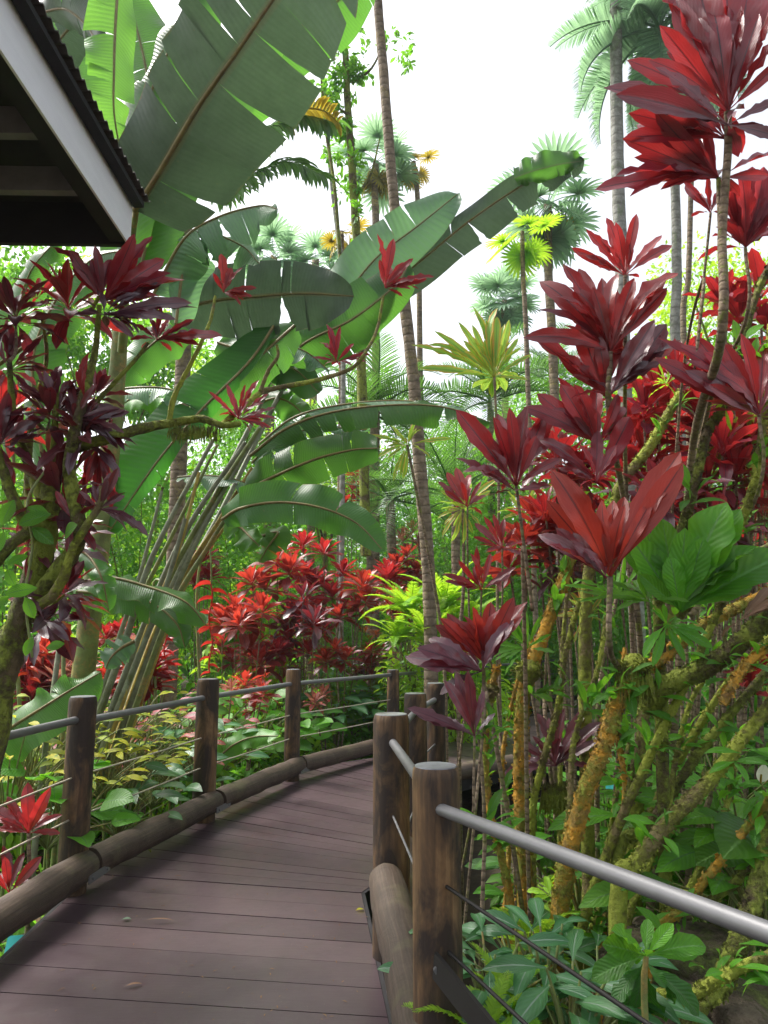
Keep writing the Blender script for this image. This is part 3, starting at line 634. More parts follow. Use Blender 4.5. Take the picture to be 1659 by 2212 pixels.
# ---- palms
def frond_mb(L=1.6, nl=34, leaf=.42, droop=1.0, lw=.03, vee=.35, hang=.5, seed=0, curl=0, twist=0):
    """feather frond: rachis leaves the origin along +X rising, leaflets on both sides"""
    rg = random.Random(seed); b = MB(); m = 14; th = .5-droop*np.linspace(0, 1, m)**1.2*1.6
    C = [np.zeros(3)]
    for i in range(m-1): C.append(C[-1]+np.array([math.cos(th[i]), 0, math.sin(th[i])])*L/(m-1))
    C = np.array(C); b.tube(C, np.linspace(.016, .004, m)*L/1.6*1.2, 5)
    tp = leaf_tpl(w=lw/leaf, nl=4, na=2, fold=.4, droop=hang, pet=.0, peak=.4, sharp=.6, pw=.4)
    O = []; D = []; Nn = []; S = []
    for i in range(nl):
        v = .12+.87*i/(nl-1); f = v*(m-1); k = min(m-2, int(f)); c = C[k]*(1-(f-k))+C[k+1]*(f-k); tg = C[k+1]-C[k]; tg /= np.linalg.norm(tg); nn = np.array([-tg[2], 0, tg[0]])
        ln = leaf*math.sin(PI*(.12+.83*v)**.8)**.6
        for sd in (-1, 1):
            fw = .35+.7*v+rg.uniform(-.08, .08); O.append(c); D.append(tg*fw+np.array([0, sd, 0])+nn*(vee+rg.uniform(-.12, .12))); Nn.append(nn+np.array([0, -sd*.3, 0])); S.append(ln*rg.uniform(.9, 1.08))
    b.scatter(tp, frames(D, Nn), O, S, RNG.random(len(S))); return b
def fan_mb(r=.6, n=26, pet=.5, arc=300, droop=.5, w=.055, seed=0):
    b = MB(); rg = random.Random(seed); b.tube([(0, 0, 0), (pet*.5, 0, .03), (pet, 0, 0)], [.012, .009, .007], 5)
    tp = leaf_tpl(w=w*2.2, nl=5, na=2, fold=.5, droop=droop, pet=.0, peak=.55, sharp=.45, pw=.3)
    D = []; S = []
    for i in range(n):
        a = math.radians(-arc/2+arc*i/(n-1)); D.append((math.cos(a), math.sin(a), .12+rg.uniform(-.06, .06))); S.append(r*(.72+.28*math.cos(a/2))*rg.uniform(.92, 1.05))
    b.scatter(tp, frames(D, [(0, 0, 1)]*n), [(pet, 0, 0)]*n, S, RNG.random(n)); return b
FR = {}
FR['pal'] = [frond_mb(1.7, 40, .45, dr, .028, seed=i).mesh('frond', M['palm']) for i, dr in enumerate((.6, .9, 1.2))]
FR['foxtail'] = [frond_mb(1.9, 78, .34, dr, .030, vee=rv, hang=.3, seed=i).mesh('frond', M['green_blue']) for i, (dr, rv) in enumerate(((.7, .9), (1.0, -.5), (1.2, .4)))]
FR['areca'] = [frond_mb(1.6, 30, .38, dr, .022, hang=.6, seed=i+9).mesh('frond', M['palm']) for i, dr in enumerate((.4, .7, 1.0))]
FR['fern'] = [frond_mb(1.0, 30, .16, dr, .035, hang=.2, vee=.1, seed=i+20).mesh('frond', M['green_lime']) for i, dr in enumerate((.6, .9))]
FR['fern_d'] = [frond_mb(1.0, 34, .2, dr, .028, hang=.2, vee=.1, seed=i+24).mesh('frond', M['green']) for i, dr in enumerate((.6, .9))]
FR['fan'] = [fan_mb(.6, 26, .6, 310, dp, seed=i).mesh('fan_leaf', M['green_blue']) for i, dp in enumerate((.35, .6, .9))]
FR['fan_y'] = [fan_mb(.5, 24, .5, 300, .8, seed=i+5).mesh('fan_leaf', M['palm_yellow']) for i in range(2)]
FR['fan_g'] = [fan_mb(.6, 26, .6, 310, dp, seed=i+8).mesh('fan_leaf', M['green_lime']) for i, dp in enumerate((.35, .7))]
def crown(parent, top, key, n, s, el=(70, -30), name=None, rg=None, az0=0, azr=6.28, roll=.25):
    rg = rg or random.Random(int(abs(top.x*97+top.y*13))); nm = name or ('fan_leaf' if 'fan' in key else 'frond')
    for i in range(n):
        f = i/max(1, n-1); az = az0+(i*2.39996) % 6.2832 if azr > 6 else az0+rg.uniform(0, azr)
        e = math.radians(el[0]+(el[1]-el[0])*f+rg.uniform(-8, 8))
        o = bpy.data.objects.new(nm, rg.choice(FR[key])); link(o, parent); sc = s*rg.uniform(.85, 1.12)
        R = Matrix.Rotation(az, 3, 'Z') @ Matrix.Rotation(-e+.4, 3, 'Y') @ Matrix.Rotation(rg.uniform(-roll, roll), 3, 'X')
        o.rotation_euler = R.to_euler(); o.scale = (sc, sc, sc); o.location = top-parent.location
def palm(label, pts, r0, r1, key, n, s, el=(70, -30), mat='palm_bark', dead=0, shaft=None, name='palm_tree', group=None, yel=0, topoff=0, lump=.05, cat='palm tree', seed=1):
    W = [P(*p) for p in pts]; t = thing(name, (W[0].x, W[0].y, gz(W[0].x, W[0].y)), label, cat, group)
    base = W[0].copy(); base.z = gz(base.x, base.y)-.1; pw = [base]+W if W[0].z > base.z+.3 else W
    b = MB(); b.tube(pw, np.linspace(r0, r1, len(pw)), 12, sub=8, lump=lump, seed=seed); b.build('trunk', M[mat], t)
    if shaft: b = MB(); b.tube([W[-1], W[-1]+Vector((0, 0, shaft))], [r1*1.15, r1*.6], 10); b.build('crownshaft', M['petiole'], t)
    if n: crown(t, W[-1]+Vector((0, 0, (shaft or 0)+topoff)), key, n, s, el)
    if yel: crown(t, W[-1]+Vector((0, 0, -.1)), 'fan_y', yel, s*.9, (-35, -75), az0=.7)
    return t
# ---- leafy masses
LF = leaf_tpl(w=.42, nl=3, na=2, fold=.3, droop=.6, pet=.05, sharp=.7)
LF2 = leaf_tpl(w=.5, nl=2, na=2, fold=.3, droop=.5, pet=.0, sharp=.7)
HEART = leaf_tpl(w=.7, nl=6, na=4, fold=.18, droop=.7, wave=.03, pet=.0, peak=.36, sharp=.6, pw=.0)
LANCE = leaf_tpl(w=.30, nl=6, na=4, fold=.22, droop=.8, wave=.05, pet=.12, peak=.45, sharp=.8)
def leaf_ball(b, c, rad, n, size, tpl=LF, tint=(0, 1), hang=.3, clump=0):
    c = np.array(c, float); rad = np.array(rad, float)*np.ones(3)
    if clump:
        cc = rand_unit(clump)*(RNG.random((clump, 1))**.4)*.85; idx = RNG.integers(0, clump, n); ct = RNG.random(clump)
        o = cc[idx]+rand_unit(n)*(RNG.random((n, 1))**.5)*.36; tn = ct[idx]*.7+RNG.random(n)*.3
    else: o = rand_unit(n)*(RNG.random((n, 1))**.45); tn = RNG.random(n)
    D = o+rand_unit(n)*.7-np.array([0, 0, hang]); O = c+o*rad
    b.scatter(tpl, frames(D, np.array([0, 0, 1.])+rand_unit(n)*.6), O, size*RNG.uniform(.6, 1.25, n), tint[0]+(tint[1]-tint[0])*tn)
def tree(label, x, y, d, h, cr, mat='green', n=2600, size=.14, name='tree', group=None, trunk=.09, lean=0, clump=14, seed=0, cat='tree', tpl=LF2, crowns=None):
    p = P(x, y, d); p.z = gz(p.x, p.y); rg = random.Random(seed+int(x)); t = thing(name, tuple(p), label, cat, group)
    top = p+Vector((lean, 0, h)); b = MB(); b.tube([p-Vector((0, 0, .1)), p+Vector((lean*.3, 0, h*.4)), top-Vector((0, 0, cr*.5))], [trunk, trunk*.8, trunk*.4], 9, sub=5, lump=.05)
    cs = []
    for i in range(5):
        a = rg.uniform(0, 6.28); q = top+Vector((math.cos(a)*cr*.6, math.sin(a)*cr*.6, rg.uniform(-.6, .5)*cr)); s0 = p.lerp(top, rg.uniform(.5, .75))
        b.tube([s0, s0.lerp(q, .5)+Vector((0, 0, .1)), q], [trunk*.45, trunk*.3, trunk*.12], 6, sub=3); cs.append(q)
    b.build('trunk', M['moss_dark'], t)
    b = MB()
    for q in cs+[top-Vector((0, 0, cr*.2))]: leaf_ball(b, q, (cr*.62, cr*.62, cr*.55), n//6, size, tpl, clump=clump)
    b.build('crown', M[mat], t); return t
def shrub(label, x, y, d, w_, h, mat='green', n=500, size=.12, group=None, tpl=LF, name='shrub', cat='shrub', seed=0, clump=9, zoff=0):
    p = P(x, y, d); g = gz(p.x, p.y)+zoff; t = thing(name, (p.x, p.y, g), label, cat, group); rg = random.Random(seed+int(x*3+y))
    b = MB()
    for i in range(6):
        a = rg.uniform(0, 6.28); b.tube([(p.x, p.y, g-.05), (p.x+math.cos(a)*w_*.3, p.y+math.sin(a)*w_*.3, g+h*.5), (p.x+math.cos(a)*w_*.7, p.y+math.sin(a)*w_*.7, g+h*.85)], [.018, .012, .005], 5, sub=3)
    b.build('stem', M['moss_dark'], t)
    b = MB(); leaf_ball(b, (p.x, p.y, g+h*.5), (w_, w_*.8, h*.55), n, size, tpl, clump=clump); b.build('foliage', M[mat], t); return t
def rosette_plant(label, x, y, d, heads, key, s, group=None, name='ti_plant', cat='shrub', r=.014, mat='ti_stem', seed=0, depthr=.25):
    """heads: list of (x, y[, depth offset]) rosette centres on the photograph; one forked plant"""
    rg = random.Random(seed+int(x)); b0 = P(x, y, d); b0.z = gz(b0.x, b0.y); t = thing(name, tuple(b0), label, cat, group)
    b = MB()
    for h in heads:
        q = P(h[0], h[1], d+(h[2] if len(h) > 2 else rg.uniform(-depthr, depthr)))
        s0 = b0+Vector((rg.uniform(-.06, .06), rg.uniform(-.06, .06), -.08)); mid = s0.lerp(q, .5)+Vector((rg.uniform(-.06, .06), rg.uniform(-.05, .05), -.05*rg.random()))
        b.tube([s0, mid, q-Vector((0, 0, .02))], [r, r*.8, r*.55], 7, sub=5, lump=.05)
        ax = (q-mid).normalized()+Vector((rg.uniform(-.2, .2), rg.uniform(-.3, .1), .6))
        put(ROS[key], 'leaf_cluster', t, q, s*rg.uniform(.85, 1.15), ax, rg=rg)
    b.build('stem', M[mat], t); return t
def stemleaf_plant(label, x, y, d, n, L, h, mat='green', tpl=HEART, name='foliage_plant', cat='plant', group=None, seed=0, wide=1, el=(75, 10), zoff=0, ground=None, px=False):
    """leaves on long stalks from one crown at the ground (px: crown raised so the foliage sits at the picked place)"""
    p = P(x, y, d); g = (gz(p.x, p.y) if ground is None else ground)+zoff; t = thing(name, (p.x, p.y, g), label, cat, group); rg = random.Random(seed+int(x+y))
    b = MB(); st = MB()
    if px:
        g2 = p.z-h*.55
        if g2 > g+.05: st.tube([(p.x, p.y, g-.05), (p.x+.02, p.y, (g+g2)/2), (p.x, p.y, g2)], [.014, .012, .010], 6, sub=3)
        g = max(g, g2)
    for i in range(n):
        az = i*2.4+rg.uniform(-.4, .4); e = math.radians(rg.uniform(*el)); hh = h*rg.uniform(.6, 1.1)
        q = Vector((p.x+math.cos(az)*math.cos(e)*hh, p.y+math.sin(az)*math.cos(e)*hh, g+math.sin(e)*hh))
        st.tube([(p.x, p.y, g-.03), ((p.x+q.x)/2, (p.y+q.y)/2, g+(q.z-g)*.62), q], [.008, .006, .004], 5, sub=3)
        D = (math.cos(az), math.sin(az), rg.uniform(-.2, .3)); s = L*rg.uniform(.75, 1.2)
        b.scatter(tpl, frames([D], [(0+rg.uniform(-.3, .3), -.5+rg.uniform(-.4, .3), 1)]), [tuple(q)], [(s, s*wide, s)], rg.random())
    st.build('stalk', M['petiole'], t); b.build('foliage', M[mat], t); return t
def fern(label, x, y, d, n, s, key='fern', group=None, zoff=0):
    p = P(x, y, d); g = gz(p.x, p.y)+zoff; t = thing('fern', (p.x, p.y, g), label, 'fern', group); crown(t, Vector((p.x, p.y, g)), key, n, s, (75, 20)); return t
# ================================================================ BACKGROUND
def tree_px(label, x, ytop, d, cr, **kw):
    top = P(x, ytop, d); h = top.z-gz(top.x, top.y)-cr*.35; kw['n'] = int(kw.get('n', 2600)*1.7); return tree(label, x, 1300, d, h, cr, **kw)
GT = 'trees closing the view behind the garden'
for i, (x, y, d, cr, mt, lb, n, sz) in enumerate([
    (-120, 560, 15, 2.2, 'green', 'tall leafy tree behind the shelter at the far left edge', 3200, .17),
    (60, 600, 18, 2.2, 'green_lime', 'bright lime crowned tree glimpsed through the red bush on the left', 3000, .17),
    (215, 690, 16, 2.0, 'green', 'mid green tree glimpsed between the red bush and the petioles', 3000, .16),
    (330, 760, 20, 2.3, 'green_lime', 'sunny lime green tree behind the big vivid leaf', 3000, .17),
    (470, 900, 22, 2.4, 'green', 'fine leaved tree behind the fan of petioles', 3400, .15),
    (590, 880, 26, 2.8, 'green', 'rounded tree behind the drooping banana leaves', 3400, .17),
    (700, 960, 19, 1.7, 'green_lime', 'small yellow green tree above the red plants in the middle', 3000, .11),
    (790, 930, 30, 2.8, 'green', 'distant tree left of the leaning palm trunk', 2800, .2),
    (960, 990, 24, 2.2, 'green', 'dark leafy tree just right of the leaning palm trunk', 2800, .16),
    (1070, 900, 32, 2.8, 'green', 'distant tree under the striped dracaena', 2800, .2),
    (1190, 860, 26, 2.4, 'green', 'loose tree behind the largest tower of red leaves', 2800, .17),
    (1330, 800, 22, 2.3, 'green', 'mid green tree behind the right hand red plants', 3000, .16),
    (1480, 760, 19, 2.0, 'green_lime', 'lime leaved tree behind the two pale trunks', 3000, .15),
    (1600, 560, 15, 1.5, 'green_lime', 'airy yellow green tree in the gap at the right edge', 1500, .13),
    (1700, 700, 14, 2.2, 'green', 'leafy tree cut by the right edge of the photo', 2800, .15)]):
    tree_px(lb, x, y, d, cr, mat=mt, n=n, size=sz, group=GT, seed=i)
# far wooded slope closing every gap
b = MB()
for i in range(46):
    x = -30+i*1.42+RNG.uniform(-.5, .5); y = 36+RNG.uniform(-3, 5)+abs(x)*-.25; h = RNG.uniform(6.0, 9.0)+.08*abs(x)
    leaf_ball(b, (x, y, gz(x, y)+h*.5), (2.6, 2.2, h*.58), 1500, .42, LF2, clump=24)
for i in range(34):
    x = -17+i*1.0+RNG.uniform(-.4, .4); y = 25+RNG.uniform(-2, 3); h = RNG.uniform(2.8, 4.6)+.12*abs(x-1)
    leaf_ball(b, (x, y, gz(x, y)+h*.5), (1.5, 1.3, h*.58), 1100, .30, LF2, clump=20)
o = b.build('far_wood', M['green']); tag(o, 'far wooded slope seen between the trunks', kind='stuff')
# palms
palm('slender palm trunk leaning slightly, rising alone through the middle of the sky', [(928, 1290, 9.6), (905, 980, 9.5), (893, 820, 9.5), (868, 600, 9.5), (848, 400, 9.5), (828, 150, 9.5), (812, -60, 9.5), (795, -420, 9.6)], .092, .062, 'pal', 14, 1.5, mat='palm_bark')
palm('straight grey palm trunk, bare and closest to the middle at top right', [(1352, 900, 11.8), (1343, 600, 11.8), (1335, 400, 11.8), (1331, 150, 11.8), (1330, -60, 11.8), (1330, -300, 11.8)], .125, .10, 'foxtail', 0, 1.0, mat='palm_bark_grey')
palm('foxtail palm with smooth pale trunk and dark bottlebrush fronds', [(1462, 800, 13), (1462, 600, 13), (1458, 400, 13), (1448, 250, 12.5), (1425, 60, 12)], .095, .085, 'foxtail', 34, 1.25, (80, -60), mat='palm_bark_grey')
palm('thin dark trunk beside the smooth pale trunk', [(1478, 760, 12), (1487, 600, 12), (1492, 430, 12), (1500, 120, 12), (1500, -150, 12)], .055, .04, 'pal', 8, 1.0, mat='palm_bark')
palm('fan palm with yellow dead skirts left of the leaning trunk', [(812, 560, 17), (810, 430, 17), (812, 350, 17)], .10, .08, 'fan', 12, 1.05, (70, -30), yel=5)
palm('yellowing fan palm just right of the leaning trunk', [(905, 560, 17.5), (902, 430, 17.5), (893, 350, 17.5)], .08, .06, 'fan_y', 7, .8, (40, -70))
palm('small yellow skirted palm left of the vine clad tree foot', [(738, 700, 15), (738, 560, 15), (738, 500, 15)], .06, .05, 'fan_y', 6, .7, (30, -70))
palm('fan palm low at the left of the sky, pale blue green', [(590, 640, 20), (590, 560, 20)], .12, .10, 'fan', 15, 1.15, (75, -40), yel=0)
palm('second pale fan palm beside the vine clad trunk', [(680, 640, 21), (682, 570, 21)], .12, .10, 'fan', 14, 1.0, (75, -45))
palm('tall fan palm with shaggy green skirt under the drooping banana tip', [(1195, 780, 14.5), (1185, 600, 14.5), (1183, 440, 14.5)], .10, .085, 'fan', 16, 1.15, (70, -75), yel=2)
palm('bright lime fan palm left of the shaggy one', [(1138, 760, 13), (1130, 600, 13), (1128, 500, 13)], .05, .04, 'fan_g', 8, .75, (40, -80))
palm('dense fan palm behind the striped dracaena', [(1090, 820, 22), (1090, 700, 22), (1090, 650, 22)], .12, .10, 'fan', 22, 1.15, (80, -60))
palm('feathery palm with drooping fronds in the gap right of the far fan palm', [(1190, 900, 24), (1190, 810, 24)], .1, .08, 'pal', 14, 1.2, (70, -30))
palm('feathery palm arching over the red plants behind the leaning trunk', [(850, 1330, 15), (845, 1150, 15), (842, 1080, 15)], .10, .09, 'areca', 16, 1.15, (75, -20))
palm('feathery palm with upright fronds above the long banana leaf', [(800, 1100, 17), (805, 950, 17), (808, 900, 17)], .09, .07, 'pal', 14, 1.35, (80, -10))
palm('dark feather palm to the right of the leaning trunk', [(985, 1260, 13), (985, 1120, 13), (985, 1080, 13)], .08, .08, 'areca', 16, 1.15, (80, 0))
palm('feathery palm under the striped dracaena', [(1060, 1000, 18), (1060, 900, 18), (1060, 870, 18)], .10, .08, 'pal', 16, 1.25, (80, 0))
palm('thin leaning pole of a palm with a yellowing frond', [(742, 700, 13), (735, 550, 13), (715, 380, 13), (700, 180, 13)], .05, .04, 'pal', 0, 1, mat='palm_bark_grey')
# dark fronds with yellow tips hanging out from behind the giant leaf
t = palm('dark feather palm with yellow tipped fronds hanging beside the giant grey leaf', [(395, 800, 9), (400, 480, 9), (405, 330, 9), (410, 230, 9)], .1, .09, 'pal', 0, 1)
def hang_frond(parent, pts, ln, n, w_, mat='palm', seed=0, up=.35, downk=1.0):
    W, _ = smooth_path(np.array([tuple(P(*p)) for p in pts]), np.zeros(len(pts)), 8); b = MB(); b.tube(W, np.linspace(.018, .006, len(W)), 6); m = len(W); rg = random.Random(seed)
    tp = leaf_tpl(w=w_/ln, nl=6, na=2, fold=.4, droop=.9, pet=.0, peak=.45, sharp=.6, pw=.3); D = []; O = []; S = []
    for i in range(n):
        f = (.05+.94*i/n)*(m-1); k = min(m-2, int(f)); c = W[k]+(W[k+1]-W[k])*(f-k); tg = W[k+1]-W[k]; tg /= np.linalg.norm(tg)
        for sd in (-1, 1):
            D.append(tg*.55+np.array([0, sd*.7, up*(.5 if sd > 0 else -downk)])+np.array([rg.uniform(-.1, .1), 0, rg.uniform(-.15, .1)])); O.append(c); S.append(ln*rg.uniform(.8, 1.1)*(1-.35*i/n))
    b.scatter(tp, frames(D, [(0, -.3, 1)]), O, S, RNG.random(len(S))); return b.build('frond', M[mat], parent)
hang_frond(t, [(410, 230, 9), (480, 300, 8.8), (560, 285, 8.6), (640, 250, 8.5), (710, 262, 8.4)], .78, 60, .11, seed=1, up=.9, downk=1.3)
hang_frond(t, [(410, 240, 9), (470, 400, 8.7), (540, 380, 8.5), (620, 350, 8.4), (700, 380, 8.3)], .62, 52, .09, seed=2, up=.9, downk=1.2)
hang_frond(t, [(410, 230, 9), (520, 200, 9), (620, 200, 8.9), (690, 235, 8.8)], .6, 44, .09, 'palm', seed=3, up=.7)
hang_frond(t, [(600, 262, 8.4), (650, 236, 8.35), (700, 240, 8.3), (735, 270, 8.3)], .32, 18, .08, 'palm_yellow', seed=4, up=-.5, downk=.8)
hang_frond(t, [(410, 240, 9), (380, 480, 8.7), (400, 560, 8.5), (440, 620, 8.4)], .6, 44, .06, seed=5, up=.6)
# vine clad tree against the sky
t = root_at('vine_clad_tree', 775, 1250, 11.5, 'slim tree wrapped in climbing vine leaves against the white sky', 'tree')
b = MB(); b.tube([P(790, 1200, 11.5), P(778, 700, 11.5), P(766, 450, 11.5), P(750, 200, 11.5), P(740, -40, 11.5)], [.085, .08, .07, .06, .05], 9, sub=8, lump=.1)
b.tube([P(735, 560, 11.3), P(722, 400, 11.3), P(700, 250, 11.4), P(690, 80, 11.5)], [.03, .03, .025, .02], 7, sub=6)
for q in [(760, 180, 830, 90), (755, 250, 690, 190), (765, 430, 820, 300)]: b.tube([P(q[0], q[1], 11.5), P((q[0]+q[2])/2+8, (q[1]+q[3])/2+12, 11.4), P(q[2], q[3], 11.4)], [.03, .02, .01], 6, sub=4)
b.build('trunk', M['moss_dark'], t)
b = MB()
for (x, y, rx, ry, n) in [(735, 110, 40, 55, 260), (760, 170, 50, 50, 240), (700, 200, 45, 60, 260), (745, 260, 36, 60, 240), (720, 320, 30, 50, 150), (765, 380, 20, 60, 130), (760, 60, 22, 60, 120), (835, 95, 30, 20, 46), (870, 100, 22, 14, 34), (885, 130, 18, 25, 40), (770, 470, 12, 50, 60), (740, 420, 20, 40, 50), (690, 120, 30, 50, 130), (792, 140, 22, 40, 60), (650, 190, 30, 30, 80)]:
    c = P(x, y, 11.5); leaf_ball(b, c, (rx/1600*11.5, .35, ry/1600*11.5), n, .12, LF, clump=6)
b.build('vine_leaves', M['green'], t)
# ---------------- red thicket in the middle
GR = 'red ti plants massed behind the far railing'
for i, (x, y, d, heads, key, s, lb) in enumerate([
    (700, 1520, 11.6, [(700, 1195), (655, 1180), (740, 1240), (672, 1262), (718, 1290)], 'tib_far', .36, 'tallest bright red ti plant at the centre of the thicket'),
    (745, 1510, 11.0, [(782, 1270), (770, 1315), (735, 1335), (790, 1300)], 'ti_far', .36, 'red ti plant at the right shoulder of the central thicket'),
    (600, 1530, 11.2, [(600, 1215), (575, 1275), (545, 1262), (625, 1240)], 'ti_far', .37, 'red ti plant left of the tallest one, bare stemmed'),
    (520, 1540, 10.4, [(505, 1320), (535, 1345), (480, 1345)], 'ti_far', .36, 'dark red ti plant beside the hanging heliconia'),
    (650, 1540, 10.6, [(650, 1330), (625, 1385), (665, 1410), (600, 1410), (690, 1370)], 'tib_far', .30, 'low red ti plant in front of the central thicket'),
    (730, 1540, 10.3, [(725, 1405), (705, 1430), (745, 1425)], 'ti_far', .27, 'small red ti plant by the third left post'),
    (805, 1500, 11.0, [(802, 1408), (795, 1440)], 'ti_far', .25, 'little red ti plant under the orange bromeliads'),
    (440, 1500, 13.5, [(430, 1220), (450, 1250), (420, 1260), (445, 1205)], 'tib_far', .34, 'distant red ti plant seen between the petioles and the thicket'),
    (520, 1500, 12.6, [(560, 1440), (540, 1420), (500, 1430), (480, 1400)], 'ti_far', .3, 'low maroon ti plant behind the rail left of the third post'),
    (880, 1480, 13.8, [(880, 1205), (860, 1225), (900, 1235), (850, 1250), (885, 1260)], 'ti_far', .36, 'dull red ti plant just left of the leaning palm base'),
    (900, 1440, 15.5, [(890, 1150), (870, 1170), (905, 1180)], 'vpink', .4, 'bronze pink ti plant in the distance beside the palm trunk'),
    (770, 1440, 17, [(770, 1030), (760, 1060), (785, 1080), (745, 1090)], 'ti_far', .34, 'faraway dusky red ti plant below the long banana leaf'),
    (690, 1570, 9.9, [(697, 1505), (680, 1520)], 'vpink', .2, 'small pink leaved plant just beyond the curved kerb'),
    (240, 1560, 9.6, [(230, 1380), (260, 1370)], 'tib_far', .30, 'red and cream ti plant left of the petioles'),
    (260, 1560, 9.2, [(245, 1425), (275, 1405), (300, 1430)], 'vpink', .28, 'pink ti plant just under the red and cream one'),
    (60, 1600, 8.0, [(60, 1430), (95, 1410), (35, 1450), (85, 1470)], 'ti_far', .28, 'red ti plant at the far left behind the green leaf'),
    (150, 1560, 8.6, [(130, 1390), (165, 1400)], 'lime', .26, 'lime ti plant beside the red one at far left'),
    (470, 1640, 8.3, [(445, 1500), (480, 1510), (500, 1490)], 'vpink', .2, 'mottled pink plant right behind the second left post'),
    (540, 1640, 8.8, [(530, 1480), (565, 1500), (550, 1530)], 'ti_far', .22, 'little maroon plant between the second and third posts'),
    ]):
    rosette_plant(lb, x, y, d, heads, key, s, GR, seed=i)
rgt = random.Random(77)
for i in range(7):
    x = rgt.choice([rgt.gauss(660, 70), rgt.uniform(500, 800), rgt.uniform(420, 560)]); top = 1240+abs(x-665)*.9+rgt.uniform(-25, 130); d = rgt.uniform(10.2, 12.4)
    hd = [(x+rgt.uniform(-38, 38), top+rgt.uniform(-10, 90)) for _ in range(rgt.randint(3, 5))]
    rosette_plant('bushy red ti plant packed inside the central thicket', x, 1520, d, hd, rgt.choice(['ti_far', 'tib_far', 'tidark']), rgt.uniform(.30, .40), 'bushy red plants packed inside the central thicket', seed=100+i, depthr=.4)
for i in range(12):
    x = rgt.choice([rgt.uniform(850, 1010), rgt.uniform(20, 320)]); top = rgt.uniform(1220, 1300) if x > 400 else rgt.uniform(1390, 1470); d = rgt.uniform(12, 14) if x > 400 else rgt.uniform(7.5, 9.5)
    rosette_plant('red ti plant standing apart from the central thicket', x, 1520, d, [(x+rgt.uniform(-30, 30), top+rgt.uniform(0, 70)) for _ in range(4)], rgt.choice(['ti_far', 'vpink', 'tib_far']), rgt.uniform(.26, .36), 'red plants standing apart from the central thicket', seed=140+i)
# ---------------- mid ground greens
GM = 'leafy shrubs filling the beds behind the railing'
mid = [(160, 1330, 11, 1.2, 1.9, 'green_dark', 'glossy dark shrub left of the petioles'), (60, 1250, 12, 1.4, 2.6, 'green_dark', 'deep green shrub behind the left trunks'),
       (470, 1260, 15, 1.3, 2.2, 'green', 'mid green shrub above the hanging heliconia'), (560, 1180, 18, 1.4, 2.6, 'green_lime', 'lime shrub behind the left shoulder of the red thicket'),
       (300, 1330, 10, .9, 1.6, 'green', 'fresh green shrub behind the crossing petioles'), (820, 1300, 14, 1.1, 1.7, 'green', 'green shrub between thicket and palm trunk'),
       (1000, 1300, 14, 1.1, 1.8, 'green', 'green shrub right of the palm base'), (1110, 1280, 16, 1.2, 2.6, 'green', 'leafy shrub behind the striped plants'),
       (1250, 1250, 17, 1.4, 2.8, 'green', 'leafy shrub behind the orange trunks'), (1420, 1200, 16.5, 1.6, 3.4, 'green', 'tall shrub behind the right trunks'),
       (1600, 1200, 11, 1.5, 3.2, 'green', 'tall shrub at the right edge behind the mossy limbs'), (900, 1420, 12, .8, 1.0, 'green_dark', 'low dark shrub behind the right posts'),
       (400, 1380, 12, 1.0, 1.3, 'green_dark', 'shaded shrub behind the heliconia'), (660, 1450, 13, 1.5, 1.2, 'green_dark', 'shaded low shrub under the red thicket'),
       (1400, 1350, 16, 1.1, 1.8, 'green', 'shaded shrub beside the far boardwalk'), (1560, 1400, 8, 1.0, 1.5, 'green_dark', 'shaded shrub under the diagonal limbs'),
       (-40, 1350, 9, 1.4, 2.2, 'green', 'green shrub cut by the left edge')]
for i, (x, y, d, w_, h, mt, lb) in enumerate(mid):
    shrub(lb, x, y, d, w_, h, mt, n=1100, size=.15, group=GM, seed=i)
SB = 'bright leafy shrubs close behind the rails'
